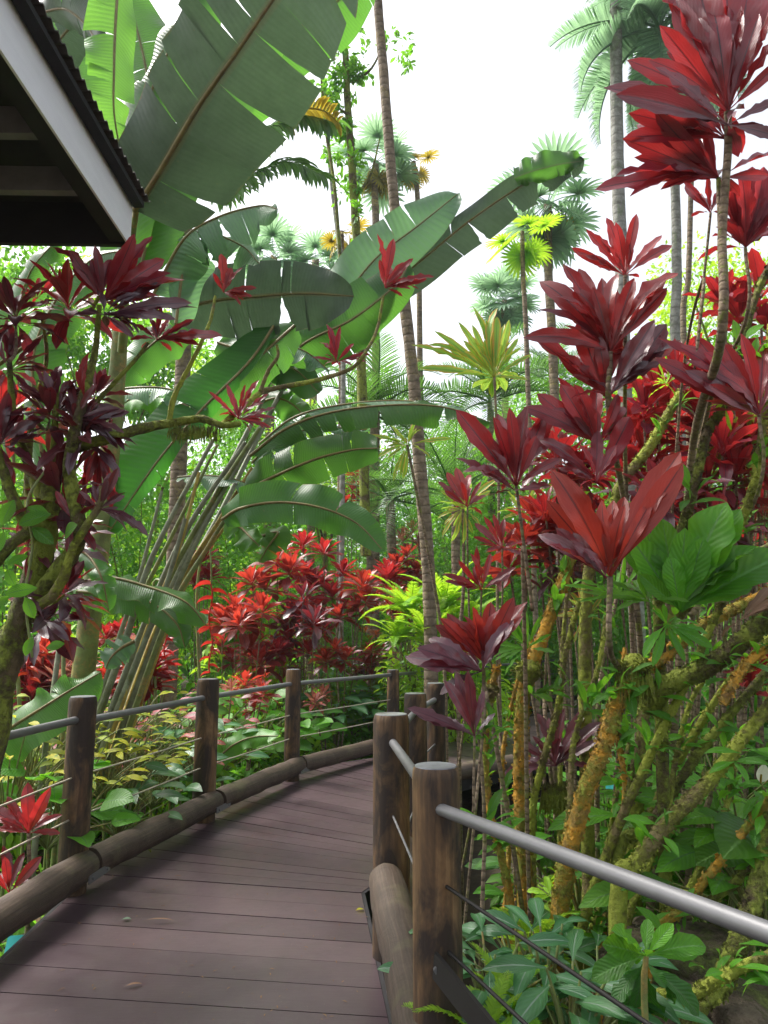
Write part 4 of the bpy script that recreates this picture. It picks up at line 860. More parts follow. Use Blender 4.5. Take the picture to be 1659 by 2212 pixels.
for i, (x, y, d, w_, h, mt, sz, tp_, lb) in enumerate([
    (60, 1500, 7.0, .7, 1.2, 'green_lime', .16, LF, 'lime shrub behind the grey canes'), (160, 1500, 7.8, .8, 1.2, 'green', .16, LF, 'green shrub just left of the petiole bases'), (330, 1480, 8.2, .8, 1.2, 'green_lime', .14, LF, 'lime shrub right of the petiole bases'),
    (420, 1480, 9.2, .8, 1.0, 'green', .16, LANCE, 'broad leaved shrub behind the second post'), (520, 1500, 9.8, .8, .9, 'green', .16, LANCE, 'broad leaved shrub between second and third posts'), (620, 1500, 10.3, .8, .8, 'green_lime', .16, LANCE, 'lime broad leaved shrub behind the third post'),
    (720, 1500, 11.2, .9, .8, 'green', .2, LANCE, 'broad leaved shrub right of the third post'), (810, 1480, 12, .9, .9, 'green', .24, LANCE, 'broad leaved shrub behind the far post'), (890, 1440, 12.6, .8, 1.1, 'green_lime', .16, LF, 'lime shrub left of the ferns'),
    (1050, 1500, 15.5, .9, 1.5, 'green', .16, LANCE, 'leafy shrub past the far boardwalk bend'), (1180, 1400, 16.5, 1.1, 1.9, 'green_lime', .14, LF, 'lime shrub behind the bare stems'), (1330, 1450, 15.5, 1.0, 1.9, 'green', .16, LANCE, 'leafy shrub behind the slanting orange trunk'),
    (1440, 1450, 5.8, .8, 1.7, 'green', .15, LF, 'leafy shrub behind the stout mossy trunk'), (1560, 1450, 5.4, .8, 1.8, 'green_dark', .16, LANCE, 'dark shrub behind the slanting limbs'), (1660, 1500, 4.9, .7, 1.6, 'green', .16, LANCE, 'leafy shrub cut by the right edge above the lilies'),
    (1240, 1750, 5.4, .6, .8, 'green', .13, LF, 'low leafy shrub between the orange trunks and the lilies'), (1360, 1750, 5.3, .6, .8, 'green_lime', .11, LF, 'low lime shrub behind the stout mossy trunk'), (1500, 1800, 4.8, .6, .8, 'green', .13, LANCE, 'low leafy shrub behind the ferns')]):
    shrub(lb, x, y, d, w_, h, mt, n=800 if tp_ is LANCE else 1300, size=sz*1.15, group=SB, seed=i+80, clump=14, tpl=tp_)
for i, (x, y, d, w_, h, lb) in enumerate([(610, 1400, 10.7, .45, 1.9, 'green shoots pushing up inside the red thicket, left one'), (735, 1400, 10.6, .4, 1.7, 'green shoots pushing up inside the red thicket, right one'), (480, 1400, 10.2, .5, 1.9, 'green shoots between the heliconia and the red thicket'), (830, 1400, 11.4, .5, 1.8, 'green shoots between the red thicket and the lime ferns')]):
    shrub(lb, x, y, d, w_, h, 'green' if i % 2 else 'green_lime', n=420, size=.2, group=SB, seed=i+120, clump=10, tpl=LANCE)
# second screen of fuller trees with crowns to the ground
for i, (x, yt, d, w_, mt, lb) in enumerate([(20, 930, 13, 1.6, 'green', 'wide leafy bush tree at the left edge, crown reaching the ground'), (170, 1000, 17, 2.0, 'green_lime', 'lime bush tree behind the left trunks, crown reaching the ground'), (300, 960, 15, 1.6, 'green', 'leafy bush tree behind the vivid blade'),
   (420, 1040, 19, 2.0, 'green_lime', 'yellow green bush tree behind the petioles'), (520, 1000, 17, 1.7, 'green', 'leafy bush tree above the heliconia'), (640, 1010, 24, 2.4, 'green', 'leafy bush tree behind the smooth leaf'), (760, 1090, 20, 1.8, 'green', 'leafy bush tree behind the top of the red thicket'), (870, 1090, 22, 1.9, 'green_dark', 'dark bush tree between palm trunk and thicket'),
   (1000, 1060, 18, 1.7, 'green', 'leafy bush tree right of the leaning palm'), (1120, 1000, 17, 1.8, 'green', 'leafy bush tree behind the mauve leaved rosette'), (1260, 950, 16, 1.8, 'green', 'leafy bush tree behind the lower tower'), (1400, 930, 15, 1.8, 'green', 'leafy bush tree behind the mossy pole'), (1560, 900, 14, 1.8, 'green', 'leafy bush tree behind the right edge leaves'), (1690, 900, 12, 1.6, 'green_dark', 'dark bush tree cut by the right edge')]):
    tp_ = P(x, yt, d); h_ = tp_.z-gz(tp_.x, tp_.y); shrub(lb, x, 1300, d, w_, h_*1.05, mt, n=4200, size=.16, group='bush trees behind the beds', seed=i+40, clump=26, name='bush_tree', cat='tree', tpl=LF2)
# lime fern mound below the palm trunk
for i, (x, y, d, s_, lb) in enumerate([(885, 1290, 10.4, .75, 'lime fern at the foot of the leaning palm, leftmost one'), (960, 1275, 10.2, .8, 'lime fern right of the leaning palm foot, tallest one'), (1010, 1320, 10.4, .7, 'lime fern at the foot of the leaning palm, rightmost one'), (925, 1345, 9.9, .7, 'lime fern lowest before the leaning palm'), (860, 1350, 10.2, .6, 'lime fern next to the orange bromeliads')]):
    p = P(x, y, d); fern(lb, x, y, d, 18, s_, 'fern', 'lime green ferns at the palm base', zoff=p.z-gz(p.x, p.y)-.25)
for i, (x, y, d, lb) in enumerate([(920, 1350, 10.7, 'lime leaved bush carrying the ferns, left one'), (995, 1350, 10.7, 'lime leaved bush carrying the ferns, right one')]):
    p = P(x, y, d); shrub(lb, x, y, d, .75, (p.z-gz(p.x, p.y))*1.25, 'green_lime', n=1500, size=.13, group='lime bushes by the palm foot', seed=i)
# orange bromeliads
for i, (x, y, lb) in enumerate([(790, 1365, 'orange bromeliad spike, upper left one'), (812, 1372, 'orange bromeliad spike, right one'), (800, 1385, 'orange bromeliad spike, lowest one')]):
    p = P(x, y, 11.3); t = thing('bromeliad', (p.x, p.y, gz(p.x, p.y)), lb, 'bromeliad', 'orange bromeliads beside the red thicket')
    put(rosette_mb(26, .45, True, 80, 0, .5, seed=i).mesh('bracts', M['orange']), 'bracts', t, p, .13)
    b = MB(); b.tube([(p.x, p.y, gz(p.x, p.y)), tuple(p)], [.015, .01], 6); b.build('stem', M['moss_dark'], t)
    put(ROS['grn'], 'leaf_cluster', t, p-Vector((0, 0, .2)), .22)
# striped dracaena against the sky
def striped(label, c, d, tips, base, wide=.17, mat='varieg', r=.018, extra=14, seed=0, fl=.45):
    t = root_at('striped_dracaena', base[0], base[1], d, label, 'dracaena'); hero(t, c, d, tips, wide=wide, mat=mat, fill=extra, fl=fl, bright=.6, seed=seed)
    stem(t, [(base[0], base[1], d), ((base[0]+c[0])/2+6, (base[1]+c[1])/2, d), (c[0], c[1], d)], r, r*.7, 'ti_stem', base=True); return t
striped('green and orange striped dracaena fanned out against the white sky', (1068, 815), 7.0, [(888, 745), (905, 795), (925, 745), (938, 715), (990, 695), (1030, 680), (1050, 690), (1090, 700), (1120, 730), (1150, 765), (1020, 660), (1075, 665), (1000, 735), (1140, 820), (1100, 690)], (1075, 1300), wide=.15, fl=.5)
striped('yellow orange striped dracaena drooping below the banana leaf tip', (880, 962), 6.6, [(800, 940), (815, 990), (850, 1040), (835, 965), (870, 1035), (930, 990), (945, 960), (975, 948), (900, 925), (850, 925)], (960, 1440), wide=.16, mat='varieg', fl=.25, extra=6)
striped('striped green and yellow plant left of the small red star cluster', (1000, 1100), 6.0, [(955, 1160), (975, 1170), (1000, 1175), (945, 1120), (1040, 1150), (1060, 1060), (1075, 1035), (1010, 1030), (950, 1060)], (990, 1450), wide=.2, fl=.25)
striped('striped yellow plant behind the mottled red leaves', (1130, 1110), 5.8, [(1095, 1060), (1160, 1055), (1200, 1090), (1170, 1040), (1190, 1130), (1085, 1120)], (1130, 1450), wide=.2, fl=.25)
striped('striped plant low behind the orange trunks', (1270, 1330), 4.8, [(1220, 1290), (1250, 1270), (1300, 1290), (1320, 1350), (1240, 1390), (1200, 1330)], (1260, 1640), wide=.2, fl=.25)
# ---------------- hanging heliconias
def heliconia(label, x, y0, y1, d, n=13):
    p = P(x, y0, d); t = thing('hanging_heliconia', (p.x, p.y, gz(p.x, p.y)), label, 'heliconia', 'hanging red heliconias'); 
    b = MB(); b.tube([P(x-10, 1700, d+.1), P(x-30, 1300, d+.15), P(x-8, y0-90, d+.05), P(x, y0-60, d), P(x+2, y0, d)], [.018, .014, .010, .008, .008], 7, sub=6); b.build('stem', M['petiole'], t)
    b = MB(); r = MB(); rk = []
    tp = leaf_tpl(w=.42, nl=6, na=4, fold=1.1, droop=.9, pet=.0, peak=.3, sharp=.7, pw=.4)
    for i in range(n):
        yy = y0+(y1-y0)*i/n; q = P(x+4*math.sin(i), yy, d); rk.append(q); sd = 1 if i % 2 else -1; L = .17*(1-.5*i/n)
        b.scatter(tp, frames([(sd, -.2+.3*math.sin(i*1.9), -.25)], [(0, 0, 1)]), [tuple(q)], [L], RNG.random())
    r.tube(rk, [.008]*len(rk), 6); b.build('bracts', M['flower_red'], t); r.build('flower_stalk', M['flower_red'], t)
heliconia('long hanging red heliconia beside the petioles', 455, 1262, 1470, 6.9)
heliconia('shorter hanging red heliconia nearer the petiole fan', 358, 1345, 1460, 7.4, 9)
heliconia('red heliconia near the left edge behind the trunk', 62, 1390, 1480, 6.0, 8)
# ---------------- bed left of the walk
def bed(rows, tpl, mat, group, name='foliage_plant', cat='plant', big=1.2, **kw):
    for i, (x, y, d, n, L, h, lb) in enumerate(rows): n = int(n*1.4); L *= big; h *= .8*big; kw.setdefault('px', True); stemleaf_plant(lb, x, y, d, n, L, h, mat, tpl, name, cat, group, seed=i, **kw)
bed([(20, 1660, 4.9, 26, .13, .8, 'yellow croton cut by the left edge'), (285, 1640, 6.0, 26, .13, .6, 'yellow lime croton between the petiole bases and the second post'), (170, 1690, 5.2, 22, .13, .6, 'yellow croton hugging the first post'), (60, 1620, 5.2, 26, .13, .85, 'yellow leaved croton at the left edge behind the rail'), (110, 1600, 5.8, 26, .13, .8, 'yellow croton just right of the grey stake'),
     (250, 1560, 6.4, 26, .13, .8, 'yellow and green croton left of the petiole bases'), (330, 1560, 7.2, 24, .13, .7, 'yellow green croton between the first two posts'), (230, 1640, 5.7, 24, .14, .6, 'yellow green croton low behind the first post')], LANCE, 'croton', 'yellow crotons in the left bed', 'croton', 'croton', el=(80, 25), big=1.1)
bed([(330, 1660, 6.6, 18, .22, .55, 'white veined calathea behind the kerb log'), (420, 1600, 7.2, 18, .2, .6, 'white veined calathea next to the second post'), (260, 1720, 5.8, 18, .22, .5, 'white veined calathea by the petiole bases'),
     (780, 1500, 11.0, 18, .32, .6, 'broad leaved calathea behind the far left railing'), (830, 1520, 10.8, 18, .34, .6, 'broad leaved calathea beside the far post'), (720, 1540, 10.4, 16, .3, .5, 'broad leaved calathea under the red thicket')], LANCE, 'silver', 'pale veined calatheas', 'calathea', 'calathea', wide=1.25)
bed([(110, 1730, 5.0, 16, .2, .5, 'heart leaved green plant behind the first post'), (380, 1560, 8, 18, .2, .7, 'heart leaved plant left of the second post'), (560, 1560, 9.3, 20, .22, .6, 'heart leaved plant between second and third posts'),
     (620, 1560, 9.6, 20, .22, .6, 'heart leaved plant at the third post'), (900, 1500, 11.5, 16, .28, .6, 'heart leaved plant behind the right posts'), (680, 1500, 11.0, 18, .26, .6, 'heart leaved plant behind the third post'),
     (480, 1600, 8.4, 18, .2, .6, 'heart leaved plant just right of the second post')], HEART, 'green', 'heart leaved green plants')
bed([(450, 1560, 8.2, 16, .17, .75, 'pink and cream caladium behind the second post'), (300, 1560, 7.0, 16, .17, .7, 'pink and cream caladium among the petioles'), (370, 1600, 6.9, 16, .15, .7, 'pinkish caladium in front of the heliconia'), (180, 1620, 6.4, 14, .17, .7, 'pink mottled caladium left of the petioles')], LANCE, 'varieg_pink', 'pink caladiums in the left bed', 'caladium', 'caladium', wide=1.3)
# low ground cover everywhere
def cover(name, label, mat, n, size, xr, yr, tpl=LF, tint=(0, 1), hz=.35):
    x = RNG.uniform(*xr, n); y = RNG.uniform(*yr, n)**1; O = []; keep = []
    LEa, REa = np.array(LE), np.array(RE)
    yl = np.interp(y, LEa[:, 1], LEa[:, 0]); yr_ = np.interp(y, REa[:, 1], REa[:, 0])
    ok = (x < yl-.12) | (x > yr_+.10) & (y < 16)
    ok &= ~((x > .5) & (x < 4.2) & (y > 6.3) & (y < 12.5)) & ~((x > .25) & (x < 2.3) & (y > 3.0) & (y < 6.4))
    x, y = x[ok], y[ok]; z = np.array([gz(a, c) for a, c in zip(x, y)])+RNG.random(len(x))**2*hz*(1+.6*np.sin(x*3)*np.sin(y*2.3)); k = len(x)
    az = RNG.random(k)*6.28; el = RNG.uniform(-.3, 1.0, k)
    D = np.stack([np.cos(az)*np.cos(el), np.sin(az)*np.cos(el), np.sin(el)], 1)
    b = MB(); b.scatter(tpl, frames(D, np.array([0, 0, 1.])+rand_unit(k)*.4), np.stack([x, y, z], 1), size*RNG.uniform(.5, 1.3, k), tint[0]+(tint[1]-tint[0])*(.5*RNG.random(k)+.25+.25*np.sin(x*2)*np.sin(y*1.7)))
    o = b.build(name, M[mat]); tag(o, label, kind='stuff')
cover('ground_cover', 'low leafy ground cover under the beds', 'green', 24000, .12, (-7, 8), (1.5, 14))
cover('ground_cover', 'low dark ground cover filling the shade', 'green', 14000, .17, (-7, 8), (1.5, 15), hz=.6)
cover('ground_cover', 'deep ground cover farther back', 'green', 9000, .25, (-16, 16), (11, 26), hz=1.0)
cover('ground_cover', 'lime seedlings dotted through the ground cover', 'green_lime', 5500, .11, (-7, 7), (1.5, 13), hz=.5)
cover('leaf_litter', 'dry fallen leaves on the soil', 'dead', 3500, .10, (-4, 5), (1, 9), hz=.04)
# ================================================================ GIANT LEAVES, UPPER LEFT (traveller's palm behind the shelter)
g = root_at('travellers_palm', 250, 1500, 5.6, "giant leaved traveller's palm rising behind the shelter roof", "traveller's palm")
b = MB(); bp = P(250, 1300, 5.6); b.tube([(bp.x-.4, bp.y+.3, -1), (bp.x-.35, bp.y+.3, .8), P(235, 1000, 5.8), P(262, 700, 5.6)], [.10, .09, .08, .06], 12, sub=6, lump=.05); b.build('trunk', M['petiole'], g)
petiole(g, [(262, 760, 5.5), (280, 560, 5.0), (296, 440, 4.6)], .03, .02)
banana_leaf(g, [(290, 455, 4.6), (345, 370, 4.35), (425, 235, 4.0), (510, 115, 3.7), (600, -15, 3.5), (700, -150, 3.5)], .36, .52, 'banana_grey', nh=(.1, -.86, -.5),
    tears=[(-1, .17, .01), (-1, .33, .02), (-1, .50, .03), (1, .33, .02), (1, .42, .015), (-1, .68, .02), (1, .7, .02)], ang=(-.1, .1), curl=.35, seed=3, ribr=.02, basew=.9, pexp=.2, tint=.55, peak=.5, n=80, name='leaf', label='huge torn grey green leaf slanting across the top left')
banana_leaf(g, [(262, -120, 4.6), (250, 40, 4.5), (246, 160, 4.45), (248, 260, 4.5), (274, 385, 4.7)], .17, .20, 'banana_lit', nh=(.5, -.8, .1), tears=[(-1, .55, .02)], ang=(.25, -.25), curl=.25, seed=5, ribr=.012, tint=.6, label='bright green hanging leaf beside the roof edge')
banana_leaf(g, [(272, 560, 5.4), (290, 330, 5.3), (330, 190, 5.2), (390, 60, 5.1), (460, -60, 5.1)], .30, .36, 'banana', nh=(-.2, -.9, -.3), tears=[(-1, .4, .02), (-1, .6, .03)], seed=6, tint=.15, ribr=.016)
banana_leaf(g, [(300, 600, 5.6), (350, 400, 5.6), (430, 280, 5.6), (520, 130, 5.6), (640, -20, 5.6)], .30, .35, 'banana', nh=(-.1, -.9, -.4), tears=[(1, .5, .02)], seed=7, tint=.1, ribr=.014)
banana_leaf(g, [(80, 30, 5.2), (140, 20, 5.0), (190, 60, 4.9), (215, 110, 4.8)], .18, .2, 'banana_grey', nh=(0, -.6, -.8), tears=[(1, .4, .06), (-1, .6, .06)], seed=8, tint=.4, ribr=.01)
banana_leaf(g, [(60, 160, 5.6), (150, 60, 5.4), (220, -40, 5.2)], .25, .25, 'banana_grey', nh=(0, -.8, -.6), tears=[(1, .4, .05), (1, .6, .04)], seed=9, tint=.3)
banana_leaf(g, [(250, 640, 5.8), (262, 500, 5.7), (300, 420, 5.7), (350, 330, 5.7)], .22, .22, 'banana', nh=(.2, -.9, .2), seed=10, tint=.2)
banana_leaf(g, [(330, 640, 5.6), (395, 520, 5.5), (470, 470, 5.4), (560, 445, 5.4), (600, 452, 5.3)], .08, .32, 'banana_pale', nh=(.1, -.6, .8), tears=[(-1, .35, .05), (-1, .5, .05)], ang=(.2, .6), seed=11, tint=.6)
banana_leaf(g, [(380, 700, 5.6), (400, 560, 5.6), (430, 500, 5.6), (520, 530, 5.6), (560, 570, 5.5)], .15, .26, 'banana_pale', nh=(0, -.7, .7), tears=[(-1, .3, .06), (-1, .45, .06), (-1, .6, .07), (-1, .75, .05)], ang=(.1, .5), seed=12, tint=.45)
banana_leaf(g, [(110, 1100, 5.9), (70, 800, 5.8), (120, 650, 5.8), (200, 560, 5.7), (280, 540, 5.6)], .22, .26, 'banana', nh=(-.1, -.9, .3), tears=[(-1, .5, .02)], seed=13, tint=.3)
banana_leaf(g, [(30, 1000, 6.2), (20, 760, 6.1), (60, 600, 6.0), (120, 520, 5.9)], .2, .2, 'banana', nh=(.1, -.9, .3), tears=[(1, .5, .02)], seed=14, tint=.2)

banana_leaf(g, [(420, 300, 6.4), (520, 180, 6.3), (620, 80, 6.2), (720, 10, 6.1), (800, -60, 6.0)], .40, .42, 'banana', nh=(.0, -.9, -.3), seed=15, tint=.25)
banana_leaf(g, [(300, 330, 6.0), (320, 200, 6.0), (300, 80, 6.0), (260, -40, 6.0)], .34, .34, 'banana', nh=(.1, -.9, -.3), seed=16, tint=.2)
banana_leaf(g, [(180, 330, 6.0), (175, 200, 6.0), (150, 80, 6.0), (90, -40, 6.0)], .30, .34, 'banana', nh=(.1, -.9, -.3), seed=17, tint=.3)
# ================================================================ FAN OF PETIOLES AND DROOPING LEAVES, centre left
q = root_at('banana_plant', 205, 1700, 5.9, 'bird of paradise plant with a slanting fan of long petioles and big drooping leaves', 'banana plant')
pets = [((150, 1760), (265, 1400), (330, 1200), (460, 950), 'petiole_grey', .030), ((170, 1760), (300, 1380), (400, 1150), (530, 955), 'petiole_grey', .030),
        ((200, 1720), (330, 1330), (430, 1130), (560, 925), 'petiole', .030), ((215, 1720), (350, 1330), (470, 1130), (545, 1010), 'petiole_yellow', .026),
        ((190, 1740), (315, 1370), (385, 1190), (430, 1020), 'petiole_yellow', .022), ((225, 1730), (360, 1340), (450, 1180), (525, 1060), 'petiole', .024),
        ((160, 1700), (290, 1330), (370, 1160), (470, 960), 'petiole', .022), ((235, 1700), (355, 1370), (420, 1230), (500, 1120), 'petiole_yellow', .022),
        ((180, 1700), (310, 1390), (360, 1260), (400, 1120), 'petiole_grey', .026), ((140, 1720), (250, 1400), (300, 1250), (350, 1060), 'petiole_grey', .022), ((210, 1680), (340, 1370), (440, 1140), (600, 860), 'petiole_grey', .026)]
for i, (a, b_, c, e, mt, r) in enumerate(pets):
    dd = 5.75+.12*(i % 4); off = (i-5)*3
    petiole(q, [(a[0]+off, a[1], dd), (b_[0], b_[1], dd), (c[0], c[1], dd), (e[0], e[1], dd-.05)], r*1.1, r*.55, mt, seed=i)
# vivid drooping blade (a1)
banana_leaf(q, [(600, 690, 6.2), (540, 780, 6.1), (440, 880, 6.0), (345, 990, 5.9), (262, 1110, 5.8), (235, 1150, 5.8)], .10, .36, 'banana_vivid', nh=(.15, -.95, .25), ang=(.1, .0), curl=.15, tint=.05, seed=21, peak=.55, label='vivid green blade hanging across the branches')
banana_leaf(q, [(640, 700, 6.3), (560, 770, 6.2), (470, 850, 6.2), (400, 950, 6.2)], .25, .25, 'banana', nh=(.15, -.95, .2), tint=.1, seed=22)
# a2 lower right broad leaf
banana_leaf(q, [(480, 1122, 5.6), (520, 1098, 5.5), (600, 1085, 5.4), (690, 1096, 5.3), (770, 1130, 5.25), (830, 1192, 5.2)], .17, .17, 'banana', nh=(.0, -.85, .1), tears=[(1, .68, .03)], ang=(.0, .0), curl=.2, tint=.4, seed=23, label='long smooth leaf pointing right above the red thicket')
# a3 torn dark
banana_leaf(q, [(528, 1062, 5.7), (590, 1030, 5.6), (680, 992, 5.5), (760, 972, 5.5), (815, 968, 5.4)], .19, .20, 'banana', nh=(-.05, -.95, -.15), tears=[(1, .38, .04), (-1, .55, .03), (1, .75, .03), (-1, .3, .03)], ang=(-.1, .1), tint=.15, seed=24, label='dark torn leaf with a pale rib')
# a4 long fringe leaf to the right
banana_leaf(q, [(540, 985, 6.0), (620, 925, 5.9), (720, 890, 5.8), (850, 875, 5.6), (960, 880, 5.5), (1058, 912, 5.4)], .09, .18, 'banana', nh=(0, -.8, .5), tears=[(-1, .25, .03), (-1, .4, .02), (-1, .55, .03), (-1, .8, .04), (-1, .9, .03)], ang=(.5, .4), curl=.5, tint=.35, seed=25, label='long fringed leaf reaching far to the right')
banana_leaf(q, [(560, 960, 6.3), (640, 900, 6.2), (760, 872, 6.1), (900, 868, 6.0), (1030, 900, 5.9)], .12, .12, 'banana_pale', nh=(0, -.4, .9), tears=[(-1, .3, .04), (-1, .5, .04), (1, .4, .03)], ang=(.2, .3), tint=.6, seed=26)
banana_leaf(q, [(545, 1000, 6.1), (590, 960, 6.0), (680, 925, 6.0), (800, 930, 5.9)], .10, .14, 'banana_pale', nh=(0, -.5, .9), tears=[(-1, .3, .04), (-1, .6, .04)], ang=(.2, .3), tint=.55, seed=27)
# pale edge on leaves
banana_leaf(q, [(385, 1032, 6.2), (440, 1028, 6.1), (500, 1034, 6.0), (548, 1052, 6.0)], .10, .16, 'banana_pale', nh=(.1, -.15, 1), ang=(.25, .35), tint=.9, seed=28)
banana_leaf(q, [(215, 850, 6.4), (290, 838, 6.2), (370, 842, 6.1), (447, 882, 6.0)], .12, .16, 'banana_pale', nh=(0, -.35, 1), tears=[(-1, .5, .02), (-1, .66, .02)], ang=(.2, .5), tint=.75, seed=29)
banana_leaf(q, [(230, 900, 6.6), (290, 860, 6.5), (380, 858, 6.4)], .12, .18, 'banana_lit', nh=(0, -.7, .7), tint=.6, seed=30)
# low arching leaves (a7)
banana_leaf(q, [(155, 1268, 5.5), (230, 1248, 5.3), (320, 1268, 5.2), (400, 1300, 5.1), (445, 1350, 5.1)], .11, .15, 'banana', nh=(0, -.5, .85), tears=[(-1, .6, .03)], ang=(.2, .4), curl=.5, tint=.7, seed=31)
banana_leaf(q, [(140, 1275, 5.6), (230, 1285, 5.5), (320, 1300, 5.4), (380, 1345, 5.3), (400, 1400, 5.3)], .12, .15, 'banana', nh=(0, -.9, .3), ang=(.2, .3), tint=.25, seed=32)
banana_leaf(q, [(150, 1180, 5.2), (190, 1200, 5.1), (220, 1250, 5.0), (235, 1320, 5.0)], .10, .08, 'banana', nh=(.2, -.9, .3), tint=.5, seed=33)
banana_leaf(q, [(290, 1385, 5.4), (262, 1400, 5.35), (240, 1420, 5.3), (228, 1445, 5.3)], .11, .13, 'banana_pale', nh=(.1, -.9, .3), tint=.4, seed=34, peak=.4)
banana_leaf(q, [(560, 1160, 5.9), (600, 1150, 5.8), (580, 1180, 5.8), (560, 1215, 5.8)], .12, .12, 'banana_lit', nh=(0, -.9, .3), tint=.2, seed=35)
banana_leaf(q, [(490, 1120, 5.7), (520, 1140, 5.7), (545, 1165, 5.6), (560, 1180, 5.6)], .10, .14, 'banana_lit', nh=(0, -.9, .3), tint=.1, seed=36)
# bright leaf at the far left, lower
t = root_at('banana_plant', 60, 1750, 4.6, 'young banana plant with one bright blade over the left handrail', 'banana plant')
banana_leaf(t, [(-60, 1640, 4.9), (0, 1588, 4.9), (90, 1530, 4.9), (150, 1492, 5.0), (218, 1452, 5.1)], .14, .22, 'banana', nh=(.1, -.8, .6), ang=(.05, .15), curl=.15, tint=.95, seed=37)
stem(t, [(-20, 1800, 4.8), (-70, 1700, 4.85), (-60, 1640, 4.9)], .02, .012, 'petiole', 'petiole', base=True)
# grey leaning canes at far left
t = root_at('plant_cane', 100, 1800, 4.9, 'pair of dark grey canes standing just left of the first post', 'cane')
stem(t, [(70, 1890, 4.9), (95, 1640, 5.0), (130, 1380, 5.2), (150, 1150, 5.4)], .022, .016, 'petiole_grey', 'cane', base=True)
stem(t, [(120, 1800, 5.2), (135, 1600, 5.3), (140, 1300, 5.5), (160, 1000, 5.8)], .018, .012, 'petiole', 'cane', base=True)
# bright young leaf by the kerb between posts 2 and 3
t = root_at('banana_plant', 420, 1700, 7.2, 'bright lime young leaf arching over the kerb between the second and third posts', 'banana plant')
banana_leaf(t, [(385, 1680, 7.2), (450, 1655, 7.1), (500, 1612, 7.1), (548, 1592, 7.1), (608, 1590, 7.0)], .13, .12, 'banana_lit', nh=(.1, -.8, .6), ang=(.1, .1), curl=.2, tint=.7, seed=38)
stem(t, [(390, 1760, 7.25), (385, 1680, 7.2)], .014, .01, 'petiole', 'petiole', base=True)

# ================================================================ MIDDLE BANANA LEAVES against the sky
m_ = root_at('banana_plant', 230, 1700, 6.6, 'tall banana plant with grey green leaves rising into the middle of the sky', 'banana plant')
for i_, e_ in enumerate([[(230, 1720, 6.6), (345, 1360, 6.6), (480, 1100, 6.9), (600, 860, 7.2), (650, 770, 7.2)], [(220, 1720, 6.5), (330, 1360, 6.5), (460, 1080, 6.8), (560, 880, 7.0), (590, 800, 7.1)]]): petiole(m_, e_, .03, .02, 'petiole_grey', i_)
banana_leaf(m_, [(375, 672, 6.3), (460, 650, 6.2), (560, 640, 6.1), (660, 634, 6.0), (765, 640, 5.9)], .30, .38, 'banana_grey', nh=(0, -.9, -.3), tears=[(1, .62, .02), (-1, .62, .10), (-1, .32, .02)], ang=(-.15, .0), curl=.4, tint=.3, seed=41, n=70, label='broad grey green leaf torn near its tip')
banana_leaf(m_, [(600, 800, 7.2), (680, 735, 7.1), (740, 650, 7.0), (810, 560, 6.9), (900, 490, 6.8), (990, 418, 6.8)], .38, .36, 'banana_pale', nh=(-.1, -.9, -.2), ang=(.0, -.1), curl=.3, tint=.25, seed=42, n=70, tears=[(1, .8, .02)], label='broad pale blade pointing up right into the sky')
banana_leaf(m_, [(560, 820, 7.1), (660, 740, 6.9), (760, 690, 6.8), (850, 620, 6.8), (885, 570, 6.8)], .32, .32, 'banana', nh=(-.1, -.9, -.3), tint=.12, seed=43)
banana_leaf(m_, [(640, 780, 7.4), (780, 660, 7.2), (900, 570, 7.0), (1010, 480, 6.9), (1120, 405, 6.8), (1200, 365, 6.7), (1262, 345, 6.6)], .13, .26, 'banana_grey', nh=(-.2, -.85, -.2), tears=[(-1, .5, .02), (-1, .62, .02), (-1, .74, .08), (1, .76, .05)], ang=(-.2, .25), curl=.3, tint=.15, seed=44, n=80, ribr=.012, label='longest slanting leaf reaching towards the fan palms')
banana_leaf(m_, [(1110, 385, 6.7), (1150, 370, 6.65), (1210, 355, 6.6), (1260, 348, 6.6)], .17, .12, 'banana', nh=(-.1, -.9, -.2), tint=.1, seed=45, basew=.9, rib=False)
banana_leaf(m_, [(560, 770, 7.0), (600, 745, 6.9), (660, 760, 6.8), (712, 802, 6.8)], .08, .16, 'banana_pale', nh=(0, -.6, .8), tears=[(-1, .3, .03), (-1, .5, .03), (-1, .7, .03)], ang=(.3, .5), tint=.7, seed=46)
banana_leaf(m_, [(540, 830, 7.2), (590, 790, 7.1), (640, 800, 7.0), (690, 850, 6.9)], .2, .26, 'banana', nh=(0, -.9, .1), tint=.15, seed=47)
banana_leaf(m_, [(470, 740, 6.9), (520, 760, 6.8), (540, 800, 6.8), (530, 850, 6.8)], .24, .24, 'banana', nh=(0, -.95, .1), tint=.1, seed=48)
banana_leaf(m_, [(430, 690, 6.9), (360, 720, 6.8), (290, 780, 6.8), (240, 850, 6.8)], .24, .26, 'banana', nh=(0, -.95, .1), tint=.35, seed=49)
banana_leaf(m_, [(560, 870, 7.3), (600, 860, 7.2), (640, 880, 7.2), (680, 930, 7.1)], .16, .2, 'banana', nh=(0, -.95, .1), tint=.3, seed=50)

